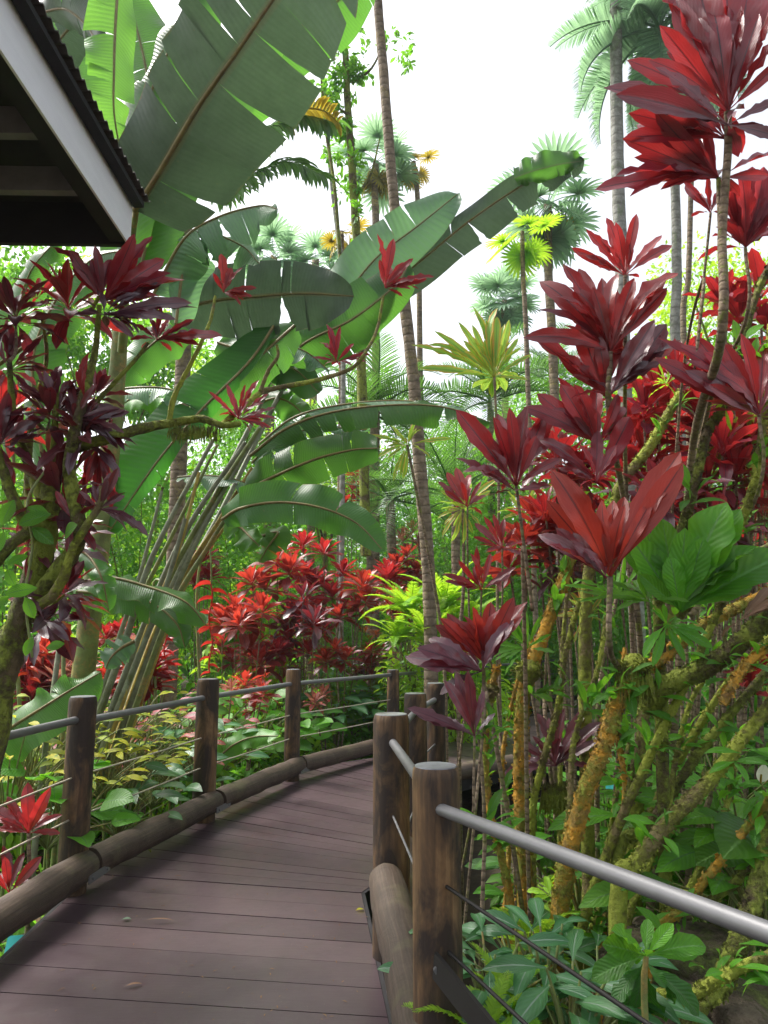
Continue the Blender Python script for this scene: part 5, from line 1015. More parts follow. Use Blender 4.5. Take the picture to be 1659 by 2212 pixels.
# ================================================================ LEFT RED BUSH
lb_ = root_at('ti_plant', 10, 1500, 3.7, 'old red and purple leaved ti bush with mossy crooked branches at the left edge', 'shrub')
D0 = 3.7
for i, (pts, r0, r1, mt) in enumerate([
    ([(-40, 1700, D0), (10, 1450, D0), (45, 1330, D0), (95, 1180, D0), (110, 1050, D0)], .075, .045, 'moss_dark'),
    ([(45, 1330, D0), (130, 1230, D0-.05), (170, 1150, D0-.1), (150, 1000, D0-.1), (180, 860, D0-.1), (205, 760, D0), (215, 660, D0)], .05, .012, 'moss_dark'),
    ([(105, 1110, D0), (60, 1000, D0+.1), (30, 900, D0+.1), (20, 780, D0+.1)], .035, .012, 'moss_dark'),
    ([(110, 1060, D0), (140, 980, D0), (240, 945, D0), (310, 925, D0+.1), (365, 915, D0+.2), (430, 905, D0+.2), (480, 918, D0+.2), (520, 915, D0+.2)], .035, .016, 'moss_dark'),
    ([(365, 915, D0+.2), (375, 860, D0+.2), (405, 800, D0+.2), (435, 740, D0+.2), (455, 690, D0+.25), (465, 640, D0+.3)], .016, .008, 'moss_green'),
    ([(140, 980, D0), (200, 880, D0), (290, 780, D0), (320, 740, D0)], .016, .008, 'moss_dark'),
    ([(90, 1180, D0), (40, 1100, D0-.1), (0, 1000, D0-.1), (-30, 900, D0-.1)], .03, .02, 'moss_dark'),
    ([(-20, 800, D0+.4), (60, 745, D0+.4), (130, 700, D0+.4), (160, 640, D0+.4)], .012, .008, 'ti_stem'),
    ([(45, 1330, D0), (120, 1280, D0-.1), (160, 1180, D0-.2), (215, 1090, D0-.2), (220, 1050, D0-.2)], .03, .012, 'moss_green'),
    ([(80, 1200, D0), (60, 1050, D0+.2), (70, 900, D0+.3), (100, 780, D0+.3), (90, 680, D0+.3)], .025, .008, 'moss_green'),
    ([(110, 1060, D0), (120, 900, D0), (125, 850, D0)], .02, .010, 'moss_dark'),
    ([(-40, 1250, D0-.2), (20, 1180, D0-.2), (90, 1130, D0-.1)], .03, .03, 'moss_dark')]):
    stem(lb_, pts, r0, r1, mt, 'branch', 10, .16, seed=i)
# long side branch with the two bright stars
stem(lb_, [(480, 918, D0+.2), (560, 850, D0+.4), (590, 840, D0+.5), (690, 820, D0+.6), (760, 795, D0+.7), (790, 760, D0+.7), (815, 710, D0+.8), (828, 640, D0+.8)], .018, .009, 'moss_green', 'branch', 9, .12)
stem(lb_, [(560, 850, D0+.4), (580, 800, D0+.4), (600, 770, D0+.4), (598, 745, D0+.4)], .013, .008, 'moss_green', 'branch', 9, .12)
hero(lb_, (832, 622), D0+.8, [(815, 505), (850, 515), (893, 558), (938, 598), (905, 625), (870, 640), (890, 605), (820, 560)], wide=.24, mat='ti_bright', fill=3, fl=.16, bright=.3, seed=1)
hero(lb_, (727, 782), D0+.7, [(705, 700), (735, 705), (690, 740), (765, 742), (800, 765), (795, 785), (675, 772), (700, 790), (760, 790)], wide=.22, mat='ti_bright', fill=4, fl=.14, bright=.35, seed=2)
hero(lb_, (483, 632), D0+.3, [(478, 548), (500, 578), (525, 578), (470, 600), (555, 622), (545, 640), (520, 660), (460, 590)], wide=.28, mat='ti_bright', fill=4, fl=.15, bright=.25, seed=3)
hero(lb_, (515, 905), D0+.2, [(490, 830), (530, 830), (560, 820), (450, 845), (580, 850), (595, 880), (600, 905), (570, 925), (540, 935), (475, 880), (585, 925), (500, 850)], wide=.2, mat='ti', fill=6, fl=.14, bright=.55, seed=4)
hero(lb_, (80, 645), D0+.35, [(25, 610), (120, 600), (45, 630), (85, 600), (100, 660)], wide=.24, mat='ti_bright', fill=3, fl=.12, bright=.15, seed=5)
hero(lb_, (222, 650), D0, [(105, 535), (150, 540), (205, 530), (265, 535), (330, 510), (355, 560), (400, 605), (345, 640), (200, 600), (290, 505), (240, 560), (370, 590), (170, 570), (300, 660)], wide=.27, mat='ti', fill=6, fl=.25, bright=.5, seed=6)
hero(lb_, (225, 680), D0-.1, [(300, 720), (380, 690), (430, 665), (415, 655), (350, 610), (320, 690), (160, 680), (290, 730)], wide=.25, mat='ti_dark', fill=4, fl=.2, bright=.3, seed=7)
hero(lb_, (340, 735), D0+.1, [(290, 700), (330, 690), (365, 690), (420, 690), (480, 725), (430, 745), (400, 705), (300, 770), (350, 660), (280, 735)], wide=.26, mat='ti', fill=5, fl=.2, bright=.4, seed=8)
hero(lb_, (125, 890), D0, [(70, 790), (40, 830), (130, 790), (190, 810), (265, 900), (250, 880), (235, 920), (270, 975), (60, 900), (200, 940), (95, 800), (180, 860)], wide=.24, mat='ti_dark', fill=8, fl=.24, bright=.35, seed=9)
hero(lb_, (165, 905), D0-.1, [(260, 882), (280, 890), (268, 935), (255, 970), (190, 850), (210, 830), (150, 820)], wide=.22, mat='ti_dark', fill=4, fl=.2, bright=.3, seed=10)
hero(lb_, (20, 800), D0+.1, [(-20, 700), (15, 690), (50, 720), (75, 770), (-30, 860), (60, 840), (30, 870), (90, 730)], wide=.27, mat='ti_dark', fill=8, fl=.28, bright=.6, seed=11)
hero(lb_, (0, 960), D0, [(60, 880), (90, 940), (70, 1000), (30, 1050), (-40, 900), (20, 870), (100, 900)], wide=.26, mat='ti_dark', fill=8, fl=.28, bright=.4, seed=12)
hero(lb_, (215, 1100), D0-.2, [(255, 1010), (270, 1070), (200, 1045), (320, 1158), (300, 1140), (265, 1110), (240, 1020), (170, 1060)], wide=.25, mat='ti_dark', fill=4, fl=.2, bright=.4, seed=13)
hero(lb_, (160, 1130), D0-.1, [(140, 1030), (185, 1050), (120, 1060), (210, 1150), (205, 1190), (100, 1120), (150, 1200)], wide=.30, mat='ti', fill=5, fl=.2, bright=.35, seed=14)
hero(lb_, (185, 870), D0-.1, [(190, 770), (165, 800), (205, 830), (195, 760)], wide=.24, mat='ti_bright', fill=2, fl=.15, bright=.3, seed=15)
hero(lb_, (60, 1180), D0, [(30, 1100), (80, 1080), (20, 1150), (110, 1230), (60, 1260), (130, 1130)], wide=.28, mat='ti_dark', fill=6, fl=.24, bright=.45, seed=16)
hero(lb_, (95, 1340), D0-.1, [(150, 1385), (130, 1400), (145, 1360), (60, 1290)], wide=.26, mat='ti_dark', fill=3, fl=.18, bright=.2, seed=17)
hero(lb_, (210, 960), D0+.1, [(180, 1060), (200, 1090), (225, 1040), (240, 1100), (170, 1010), (250, 1000)], wide=.2, mat='ti', fill=4, fl=.2, bright=.3, seed=18)
rgl = random.Random(9)
br_pts = [(215, 640), (150, 1000), (180, 860), (20, 780), (310, 925), (45, 1330), (320, 740), (0, 1000), (70, 900), (125, 850), (170, 1150)]
for i in range(11):
    x = rgl.uniform(-20, 255); y = rgl.uniform(640, 1360); 
    if x > 150 and y > 1130: x -= 110
    dd = D0+rgl.uniform(-.1, .75); p_ = P(x, y, dd); near = min(br_pts, key=lambda q_: (q_[0]-x)**2+(q_[1]-y)**2)
    stem(lb_, [(near[0], near[1], D0), ((near[0]+x)/2+rgl.uniform(-12, 12), (near[1]+y)/2+25, (D0+dd)/2), (x, y, dd)], .011, .006, 'moss_green' if i % 2 else 'ti_stem', 'branch', 7, .1, seed=i, sub=4)
    put(ROS[rgl.choice(['tidark', 'ti', 'tidark'])], 'leaf_cluster', lb_, p_, rgl.uniform(.22, .36), (rgl.uniform(-.3, .4), rgl.uniform(-.6, .1), .7), rg=rgl)
# green creeper leaves on the old trunk
ep = root_at('climbing_plant', 60, 1400, 3.55, 'light green creeper leaves clinging to the mossy left trunk', 'creeper')
b = MB(); pts = [(70, 1140), (60, 1095), (10, 1150), (110, 1110), (55, 1290), (70, 1375), (20, 1290), (80, 1270), (15, 1230), (100, 1400), (30, 1080), (140, 1160), (5, 1350), (60, 1200)]
O = [tuple(P(x, y, 3.5)) for x, y in pts]; k = len(pts)
b.scatter(leaf_tpl(w=.5, nl=7, na=4, fold=.15, droop=.5, pet=.03, sharp=.7), frames(np.stack([RNG.uniform(-.6, .6, k), RNG.uniform(-.4, 0, k), RNG.uniform(-1, .2, k)], 1), [(.1, -1, .3)]), O, RNG.uniform(.09, .16, k), RNG.random(k)); b.build('foliage', M['green'], ep)
b = MB(); b.tube([P(70, 1420, 3.55), P(55, 1290, 3.52), P(70, 1180, 3.52), P(60, 1080, 3.52), P(110, 1000, 3.6)], .006, 6, sub=6); b.build('vine', M['petiole'], ep)
# red ti low left, behind the railing
t = root_at('ti_plant', 60, 1850, 4.3, 'dark red ti plant low behind the nearest left cables', 'ti plant')
hero(t, (62, 1800), 4.2, [(15, 1720), (60, 1690), (110, 1700), (135, 1760), (0, 1770), (-30, 1740), (130, 1800), (-10, 1790), (90, 1740)], wide=.3, mat='ti', fill=6, fl=.25, bright=.45, seed=31)
hero(t, (20, 1930), 4.1, [(70, 1900), (-20, 1880), (50, 1960), (10, 1850), (90, 1850)], wide=.3, mat='ti', fill=5, fl=.25, bright=.3, seed=32)
stem(t, [(62, 1960, 4.3), (62, 1800, 4.2)], .014, .01, 'ti_stem', base=True)
# ================================================================ RIGHT HAND MOSSY TRUNKS
TR = 'crooked mossy ti trunks on the right'
trunks = [
 ('thick orange lichen trunk slanting up right behind the steel handrail', [(1195, 2110, 3.3), (1222, 1880, 3.25), (1262, 1720, 3.2), (1305, 1610, 3.2), (1345, 1490, 3.2), (1430, 1420, 3.3), (1520, 1350, 3.4), (1680, 1270, 3.5)], .055, .035, 'moss_orange'),
 ('upright orange trunk just right of the near post', [(1135, 2020, 3.7), (1127, 1800, 3.7), (1125, 1620, 3.7), (1135, 1480, 3.7), (1175, 1370, 3.7), (1210, 1270, 3.7), (1240, 1180, 3.7)], .052, .040, 'moss_orange'),
 ('slim orange and green stem leaning left of the upright orange trunk', [(1105, 2010, 3.6), (1085, 1860, 3.6), (1060, 1760, 3.6), (1048, 1620, 3.6), (1058, 1500, 3.6), (1075, 1440, 3.6)], .026, .018, 'moss_orange'),
 ('slim mossy stem between the two orange trunks', [(1150, 1990, 3.9), (1150, 1760, 3.9), (1175, 1640, 3.9), (1205, 1530, 3.9), (1220, 1420, 3.9), (1250, 1300, 3.9)], .028, .02, 'moss_green'),
 ('stout green mossy trunk in the middle right', [(1368, 1990, 3.9), (1372, 1800, 3.9), (1385, 1640, 3.9), (1395, 1500, 4.0), (1440, 1350, 4.0), (1480, 1180, 4.0)], .056, .035, 'moss_green'),
 ('long mossy limb slanting up to the right edge', [(1335, 1960, 3.0), (1370, 1870, 3.0), (1450, 1770, 3.0), (1530, 1690, 3.0), (1600, 1600, 3.0), (1700, 1480, 3.0)], .045, .032, 'moss_green'),
 ('second slanting limb above the long one', [(1330, 1880, 3.4), (1400, 1790, 3.4), (1500, 1640, 3.4), (1580, 1540, 3.4), (1700, 1400, 3.4)], .034, .026, 'moss_dark'),
 ('dark moss clad pole rising through the red leaves', [(1425, 1400, 3.3), (1432, 1280, 3.2), (1462, 1180, 3.2), (1500, 1050, 3.1), (1530, 930, 3.1), (1570, 860, 3.1), (1640, 620, 3.1), (1700, 540, 3.1)], .036, .020, 'moss_dark'),
 ('yellow green mossy pole at the right', [(1465, 1330, 3.3), (1520, 1260, 3.2), (1590, 1150, 3.1), (1630, 1040, 3.0), (1650, 900, 3.0), (1665, 700, 3.0)], .032, .022, 'moss_green'),
 ('mossy limb rising from the bare stems to the red leaves', [(1265, 1330, 4.0), (1310, 1150, 4.0), (1340, 1050, 4.0), (1400, 970, 4.0), (1440, 900, 4.0), (1470, 850, 4.0)], .045, .035, 'moss_green'),
 ('thin bare brown stem under the handrail at right', [(1485, 1950, 3.5), (1500, 1830, 3.5), (1535, 1720, 3.5), (1560, 1640, 3.5), (1620, 1560, 3.5), (1700, 1500, 3.5)], .02, .015, 'ti_stem'),
 ('dark limb crossing low at the right edge', [(1440, 2010, 3.1), (1530, 1950, 3.0), (1620, 1880, 3.0), (1720, 1800, 3.0)], .026, .02, 'moss_dark'),
 ('massive mossy trunk at the bottom right corner', [(1480, 2260, 2.7), (1560, 2120, 2.75), (1600, 2020, 2.8), (1640, 1900, 2.9), (1660, 1760, 3.0)], .055, .045, 'moss_dark'),
 ('lowest mossy limb reaching the bottom right corner', [(1390, 2230, 2.6), (1500, 2150, 2.55), (1580, 2100, 2.5), (1700, 2050, 2.5)], .028, .025, 'moss_green'),
 ('thin mossy stem behind the slanting orange trunk', [(1290, 2000, 3.7), (1310, 1850, 3.7), (1335, 1700, 3.7), (1360, 1600, 3.8)], .018, .014, 'moss_green'),
 ('thin stem between orange trunk and green trunk', [(1270, 2080, 3.5), (1300, 1950, 3.5), (1345, 1780, 3.5), (1370, 1640, 3.5)], .024, .018, 'moss_green'),
 ('slim pinkish stem rising beside the near post', [(1042, 1960, 3.1), (1047, 1800, 3.1), (1040, 1650, 3.1), (1030, 1560, 3.1)], .012, .009, 'ti_stem'),
 ('thin straight stem behind the orange trunks', [(1210, 1600, 4.6), (1215, 1400, 4.6), (1230, 1240, 4.6), (1245, 1080, 4.7)], .02, .014, 'moss_green'),
 ('thin pale stem among the bare stems', [(1290, 1650, 4.3), (1300, 1450, 4.3), (1330, 1300, 4.3), (1350, 1200, 4.4)], .02, .014, 'ti_stem'),
 ('dark thick limb under the broad green leaves', [(1400, 1530, 3.3), (1440, 1480, 3.2), (1530, 1440, 3.1), (1620, 1370, 3.0), (1700, 1290, 3.0)], .062, .05, 'moss_dark'),
 ('orange mossy branch at the right edge below the broad leaves', [(1560, 1520, 2.9), (1610, 1440, 2.9), (1700, 1370, 2.9)], .024, .02, 'moss_orange'),

 ('slim yellow mossy stem forking left of the stout trunk', [(1300, 2050, 3.6), (1330, 1880, 3.6), (1350, 1700, 3.6), (1330, 1560, 3.6), (1350, 1400, 3.7)], .022, .014, 'moss_orange'),
 ('slim mossy stem curving right above the handrail', [(1350, 2050, 3.3), (1390, 1900, 3.3), (1440, 1760, 3.3), (1460, 1640, 3.4), (1500, 1500, 3.4), (1590, 1400, 3.4)], .022, .014, 'moss_green'),
 ('slim mossy stem leaning across the peace lilies', [(1430, 2050, 3.2), (1500, 1900, 3.2), (1570, 1740, 3.3), (1600, 1600, 3.3), (1680, 1500, 3.3)], .020, .014, 'moss_green'),
 ('thin yellow stem rising behind the near post rosettes', [(1090, 2000, 3.9), (1100, 1800, 3.9), (1085, 1650, 3.9), (1110, 1500, 3.9), (1150, 1380, 3.9)], .018, .012, 'moss_orange'),
 ('pair partner stem left of the thick lichen trunk', [(1190, 2090, 3.4), (1205, 1900, 3.4), (1230, 1750, 3.4), (1240, 1600, 3.5), (1290, 1450, 3.5), (1310, 1330, 3.6)], .022, .016, 'moss_green'),
 ('bright mossy limb crossing behind the long one to the right edge', [(1375, 1950, 3.7), (1400, 1780, 3.6), (1480, 1620, 3.5), (1570, 1480, 3.4), (1700, 1340, 3.3)], .030, .022, 'moss_green'),
 ('bright mossy limb fanning up from the roots to the broad leaves', [(1250, 2060, 3.5), (1310, 1850, 3.4), (1400, 1640, 3.3), (1470, 1500, 3.2), (1560, 1300, 3.1)], .032, .022, 'moss_green'),
 ('yellow mossy limb low over the fern bed', [(1400, 2080, 3.0), (1480, 1960, 3.0), (1580, 1830, 3.0), (1700, 1680, 3.0)], .026, .02, 'moss_orange'),
 ('leaning brown limb behind the moss clad pole', [(1490, 1330, 3.6), (1560, 1240, 3.6), (1700, 1160, 3.5)], .03, .03, 'ti_stem'),
]
def lichen_scales(b, parent, W, r, n, seed, mat='moss_orange', size=.02):
    """curling bark and moss tufts standing off the trunk"""
    rg = np.random.default_rng(seed); pts, rr = smooth_path(np.array([tuple(p) for p in W]), np.linspace(r[0], r[1], len(W)), 8)
    i = rg.integers(0, len(pts)-1, n); tg = pts[i+1]-pts[i]; tg /= np.linalg.norm(tg, axis=1)[:, None]
    v = rg.normal(size=(n, 3)); v -= (v*tg).sum(1)[:, None]*tg; v /= np.linalg.norm(v, axis=1)[:, None]
    O = pts[i]+v*rr[i][:, None]*.93+tg*rg.uniform(0, .03, n)[:, None]
    D = v*rg.uniform(.3, 1, n)[:, None]+tg*rg.uniform(-1, 1, n)[:, None]+rg.normal(size=(n, 3))*.5
    b.scatter(leaf_tpl(w=.9, nl=2, na=2, fold=.4, droop=.9, pet=0, sharp=.5, pw=.4), frames(D, v), O, size*rg.uniform(.5, 1.3, n), rg.random(n)); return b
for i, (lb, pts, r0, r1, mt) in enumerate(trunks):
    r0 *= .72; r1 *= .68
    W = [P(*p) for p in pts]; g0 = W[0].copy()
    t = thing('mossy_trunk', (g0.x, g0.y, gz(g0.x, g0.y)), lb, 'trunk', TR); b = MB()
    path = list(W); rad = list(np.linspace(r0, r1, len(W)))
    if g0.z > gz(g0.x, g0.y)+.1 and i not in (8, 19, 20, 29): path = [Vector((g0.x-.05, g0.y+.05, gz(g0.x, g0.y)-.1))]+path; rad = [r0*1.15]+rad
    b.tube(path, rad, 14, sub=10, lump=.09, seed=i)
    if mt != 'ti_stem': lichen_scales(b, t, path, (rad[0], rad[-1]), int(900*len(W)/5*min(1.3, r0/.045)), i, mt, .015 if mt == 'moss_orange' else .013)
    b.build('trunk', M[mt], t)
# ================================================================ RIGHT HAND RED LEAVES
GRR = 'red ti plants crowding the right side'
def ti_r(label, c, d, tips, base, mat='ti', wide=.27, fill=5, fl=.22, bright=.5, seed=0, r=.013, extra=(), smat='ti_stem', mid=None, group=None):
    t = root_at('ti_plant', base[0], base[1], d, label, 'ti plant', group); hero(t, c, d, tips, wide=wide*.92, mat=mat, fill=fill, fl=fl, bright=bright, seed=seed, dens=1.1 if len(tips) > 10 else .7)
    for e in extra: hero(t, e[0], d+e[2], e[1], wide=wide, mat=e[3] if len(e) > 3 else mat, fill=3, fl=fl*.8, bright=e[4] if len(e) > 4 else bright-.1, seed=seed+50)
    rg = random.Random(seed); mm = [(*m, d+.05) for m in mid] if mid else []
    lx = mm[0] if mm else (c[0], c[1]+(160 if d < 3.6 else 110), d+.05)
    cx_, dd = (1390, 4.6) if d < 3.6 and c[0] > 1150 else (base[0], d+.5)
    q1 = P(lx[0], lx[1], lx[2]); q0 = P(lx[0]+(cx_-lx[0])*.35+rg.uniform(-25, 25), min(1500, lx[1]+260), d+(dd-d)*.5); g = P(cx_+rg.uniform(-130, 130), 1500, dd+rg.uniform(-.4, .6)); g.z = gz(g.x, g.y)-.1
    W = [g, g.lerp(q0, .5)+Vector((rg.uniform(-.08, .08), 0, 0)), q0, q1]+[P(*m) for m in mm[1:]]+[P(c[0], c[1], d)]
    r *= .72 if c[0] < 1150 else .9
    b = MB(); b.tube(W, np.linspace(r*1.2, r*.75, len(W)), 9, sub=8, lump=.05, seed=seed); b.build('stem', M[smat], t); return t
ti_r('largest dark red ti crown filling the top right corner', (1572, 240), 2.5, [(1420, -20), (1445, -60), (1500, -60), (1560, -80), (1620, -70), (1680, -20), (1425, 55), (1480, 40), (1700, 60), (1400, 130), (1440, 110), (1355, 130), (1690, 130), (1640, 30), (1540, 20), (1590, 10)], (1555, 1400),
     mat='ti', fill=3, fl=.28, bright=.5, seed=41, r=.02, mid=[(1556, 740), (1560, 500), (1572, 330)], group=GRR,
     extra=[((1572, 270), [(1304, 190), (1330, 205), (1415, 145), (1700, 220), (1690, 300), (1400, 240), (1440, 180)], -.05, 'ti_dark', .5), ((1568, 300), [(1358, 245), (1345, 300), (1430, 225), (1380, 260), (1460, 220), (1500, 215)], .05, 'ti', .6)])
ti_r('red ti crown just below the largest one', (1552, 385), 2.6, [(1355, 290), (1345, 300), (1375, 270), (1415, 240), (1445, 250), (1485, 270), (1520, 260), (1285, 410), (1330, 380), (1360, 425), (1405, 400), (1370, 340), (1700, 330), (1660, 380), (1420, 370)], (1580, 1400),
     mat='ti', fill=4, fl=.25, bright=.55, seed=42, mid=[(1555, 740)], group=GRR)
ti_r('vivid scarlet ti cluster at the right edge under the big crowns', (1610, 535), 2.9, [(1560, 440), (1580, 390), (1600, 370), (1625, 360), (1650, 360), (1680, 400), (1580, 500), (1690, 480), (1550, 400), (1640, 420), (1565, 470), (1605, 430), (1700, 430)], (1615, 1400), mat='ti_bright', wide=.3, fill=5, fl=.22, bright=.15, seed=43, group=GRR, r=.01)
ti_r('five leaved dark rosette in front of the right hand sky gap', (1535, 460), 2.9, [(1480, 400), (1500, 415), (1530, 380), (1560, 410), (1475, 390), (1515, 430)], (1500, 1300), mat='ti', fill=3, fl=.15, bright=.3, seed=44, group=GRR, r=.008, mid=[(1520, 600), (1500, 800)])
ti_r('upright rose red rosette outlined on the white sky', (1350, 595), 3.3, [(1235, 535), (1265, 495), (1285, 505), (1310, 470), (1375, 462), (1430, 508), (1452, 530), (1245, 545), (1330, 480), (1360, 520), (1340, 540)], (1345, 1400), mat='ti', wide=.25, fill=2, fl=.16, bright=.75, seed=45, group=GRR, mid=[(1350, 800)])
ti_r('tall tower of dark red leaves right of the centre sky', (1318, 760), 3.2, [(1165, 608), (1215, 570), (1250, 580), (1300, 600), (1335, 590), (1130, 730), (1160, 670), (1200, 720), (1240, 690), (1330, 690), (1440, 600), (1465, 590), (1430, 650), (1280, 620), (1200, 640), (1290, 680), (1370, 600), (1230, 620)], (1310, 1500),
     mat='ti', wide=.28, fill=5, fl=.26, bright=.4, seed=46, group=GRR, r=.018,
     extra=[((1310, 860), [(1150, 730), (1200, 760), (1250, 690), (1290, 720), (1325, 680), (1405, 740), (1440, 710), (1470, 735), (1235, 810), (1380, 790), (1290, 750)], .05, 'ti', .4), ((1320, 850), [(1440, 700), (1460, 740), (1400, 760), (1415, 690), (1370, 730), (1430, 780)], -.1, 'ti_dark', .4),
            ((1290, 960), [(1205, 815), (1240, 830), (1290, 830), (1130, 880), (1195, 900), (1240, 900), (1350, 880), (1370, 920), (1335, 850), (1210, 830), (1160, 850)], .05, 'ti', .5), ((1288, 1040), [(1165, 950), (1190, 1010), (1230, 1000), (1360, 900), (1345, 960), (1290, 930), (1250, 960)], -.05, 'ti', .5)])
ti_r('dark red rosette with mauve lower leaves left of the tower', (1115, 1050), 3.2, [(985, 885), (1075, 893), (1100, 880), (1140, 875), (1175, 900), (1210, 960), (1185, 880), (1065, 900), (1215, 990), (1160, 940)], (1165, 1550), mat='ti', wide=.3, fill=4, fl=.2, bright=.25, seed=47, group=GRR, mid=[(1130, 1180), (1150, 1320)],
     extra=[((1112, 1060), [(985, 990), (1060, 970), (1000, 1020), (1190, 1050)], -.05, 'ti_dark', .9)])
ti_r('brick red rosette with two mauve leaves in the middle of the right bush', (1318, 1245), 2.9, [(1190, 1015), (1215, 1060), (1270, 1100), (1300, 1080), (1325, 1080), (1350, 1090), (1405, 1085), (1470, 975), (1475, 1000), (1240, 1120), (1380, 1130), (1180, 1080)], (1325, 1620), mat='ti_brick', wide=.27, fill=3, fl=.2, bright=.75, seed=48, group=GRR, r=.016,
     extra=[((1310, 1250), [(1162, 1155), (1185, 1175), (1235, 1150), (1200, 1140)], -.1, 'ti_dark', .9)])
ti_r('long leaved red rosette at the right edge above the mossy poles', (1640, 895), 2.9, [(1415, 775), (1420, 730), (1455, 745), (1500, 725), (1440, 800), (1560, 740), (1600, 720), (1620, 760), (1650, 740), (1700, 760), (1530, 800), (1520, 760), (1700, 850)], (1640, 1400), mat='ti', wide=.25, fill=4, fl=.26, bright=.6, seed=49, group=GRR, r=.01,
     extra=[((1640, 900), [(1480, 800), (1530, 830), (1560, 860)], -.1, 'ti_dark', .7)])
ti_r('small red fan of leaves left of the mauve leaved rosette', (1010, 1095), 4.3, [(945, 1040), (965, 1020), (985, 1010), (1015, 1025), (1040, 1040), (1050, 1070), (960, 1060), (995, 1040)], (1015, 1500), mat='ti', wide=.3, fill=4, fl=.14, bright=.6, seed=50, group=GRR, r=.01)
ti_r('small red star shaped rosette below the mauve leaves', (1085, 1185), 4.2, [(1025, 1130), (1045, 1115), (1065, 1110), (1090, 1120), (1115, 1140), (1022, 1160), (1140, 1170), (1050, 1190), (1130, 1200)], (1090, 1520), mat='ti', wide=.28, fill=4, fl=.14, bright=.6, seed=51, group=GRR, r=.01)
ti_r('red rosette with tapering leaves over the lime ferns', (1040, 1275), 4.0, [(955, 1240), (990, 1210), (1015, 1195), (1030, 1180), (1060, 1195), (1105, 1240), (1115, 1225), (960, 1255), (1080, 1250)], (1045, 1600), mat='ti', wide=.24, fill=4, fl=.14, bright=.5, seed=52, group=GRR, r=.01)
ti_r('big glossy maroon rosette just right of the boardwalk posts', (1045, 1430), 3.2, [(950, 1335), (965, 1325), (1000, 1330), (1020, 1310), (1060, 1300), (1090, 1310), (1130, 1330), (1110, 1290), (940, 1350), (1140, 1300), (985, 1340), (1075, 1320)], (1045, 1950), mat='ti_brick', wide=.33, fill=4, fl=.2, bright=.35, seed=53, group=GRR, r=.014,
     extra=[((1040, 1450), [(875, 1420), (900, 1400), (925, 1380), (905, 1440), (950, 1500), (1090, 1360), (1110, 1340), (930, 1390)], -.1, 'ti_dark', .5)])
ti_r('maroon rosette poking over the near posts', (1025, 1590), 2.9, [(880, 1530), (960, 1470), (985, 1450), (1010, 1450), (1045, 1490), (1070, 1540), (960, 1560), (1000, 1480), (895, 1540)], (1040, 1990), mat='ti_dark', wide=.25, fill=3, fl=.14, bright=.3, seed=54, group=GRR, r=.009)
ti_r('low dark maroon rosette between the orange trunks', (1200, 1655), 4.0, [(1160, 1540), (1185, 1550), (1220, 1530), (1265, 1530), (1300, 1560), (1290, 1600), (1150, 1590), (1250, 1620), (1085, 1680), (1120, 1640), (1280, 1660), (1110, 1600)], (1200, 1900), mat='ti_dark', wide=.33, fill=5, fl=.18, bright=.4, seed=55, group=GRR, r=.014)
# fuller red behind
for i, (x, y, d, heads, key, s, lb) in enumerate([
    (1440, 1500, 4.6, [(1420, 860), (1390, 900), (1440, 930), (1460, 820)], 'ti', .36, 'red ti stand filling the space right of the tower'),
    (1560, 1500, 4.4, [(1560, 980), (1590, 1040), (1530, 1060), (1620, 960)], 'ti', .36, 'dusky red ti stand behind the mossy poles'),
    (1470, 1500, 4.2, [(1480, 1130), (1430, 1090), (1560, 1150)], 'tidark', .36, 'purple brown ti stand behind the broad green leaves'),
    (1380, 1500, 4.8, [(1370, 960), (1400, 1010), (1350, 1040)], 'tibright', .30, 'scarlet ti stand seen through the limbs'),
    (1640, 1500, 4.4, [(1640, 640), (1600, 700), (1660, 720), (1560, 660)], 'tibright', .30, 'scarlet ti stand under the airy tree at the right edge'),
    (1240, 1500, 5.2, [(1220, 1000), (1250, 1040), (1200, 950), (1180, 1120)], 'ti', .32, 'dim red ti stand behind the lower tower'),
    (1170, 1500, 5.4, [(1160, 1140), (1130, 1180), (1190, 1180), (1100, 1230)], 'ti_far', .30, 'small red ti stand behind the star rosette'),
    (1500, 1600, 6.5, [(1560, 1240), (1610, 1180), (1510, 1230), (1640, 1270)], 'ti', .32, 'red ti stand deep behind the broad leaves'),
    (1630, 1650, 4.5, [(1640, 1460), (1620, 1490)], 'tibright', .24, 'scarlet leaves peeking out at the right edge'),
    ]):
    rosette_plant(lb, x, y, d, heads, key, s, GRR, seed=60+i)
rgr = random.Random(21)
for i in range(12):
    x = rgr.uniform(1230, 1670); y = rgr.uniform(840, 1260)-(x-1180)*.25; d = rgr.uniform(3.9, 5.4)
    hd = [(x+rgr.uniform(-45, 45), y+rgr.uniform(-40, 70)) for _ in range(rgr.randint(2, 4))]
    rosette_plant('red ti plant half hidden in the depth of the right hand thicket', 1400+(x-1400)*.6, 1500, d+.4, hd, rgr.choice(['ti', 'tidark', 'ti', 'tibright', 'varieg']), rgr.uniform(.28, .38), 'half hidden red plants deep in the right hand thicket', seed=200+i, r=.009)
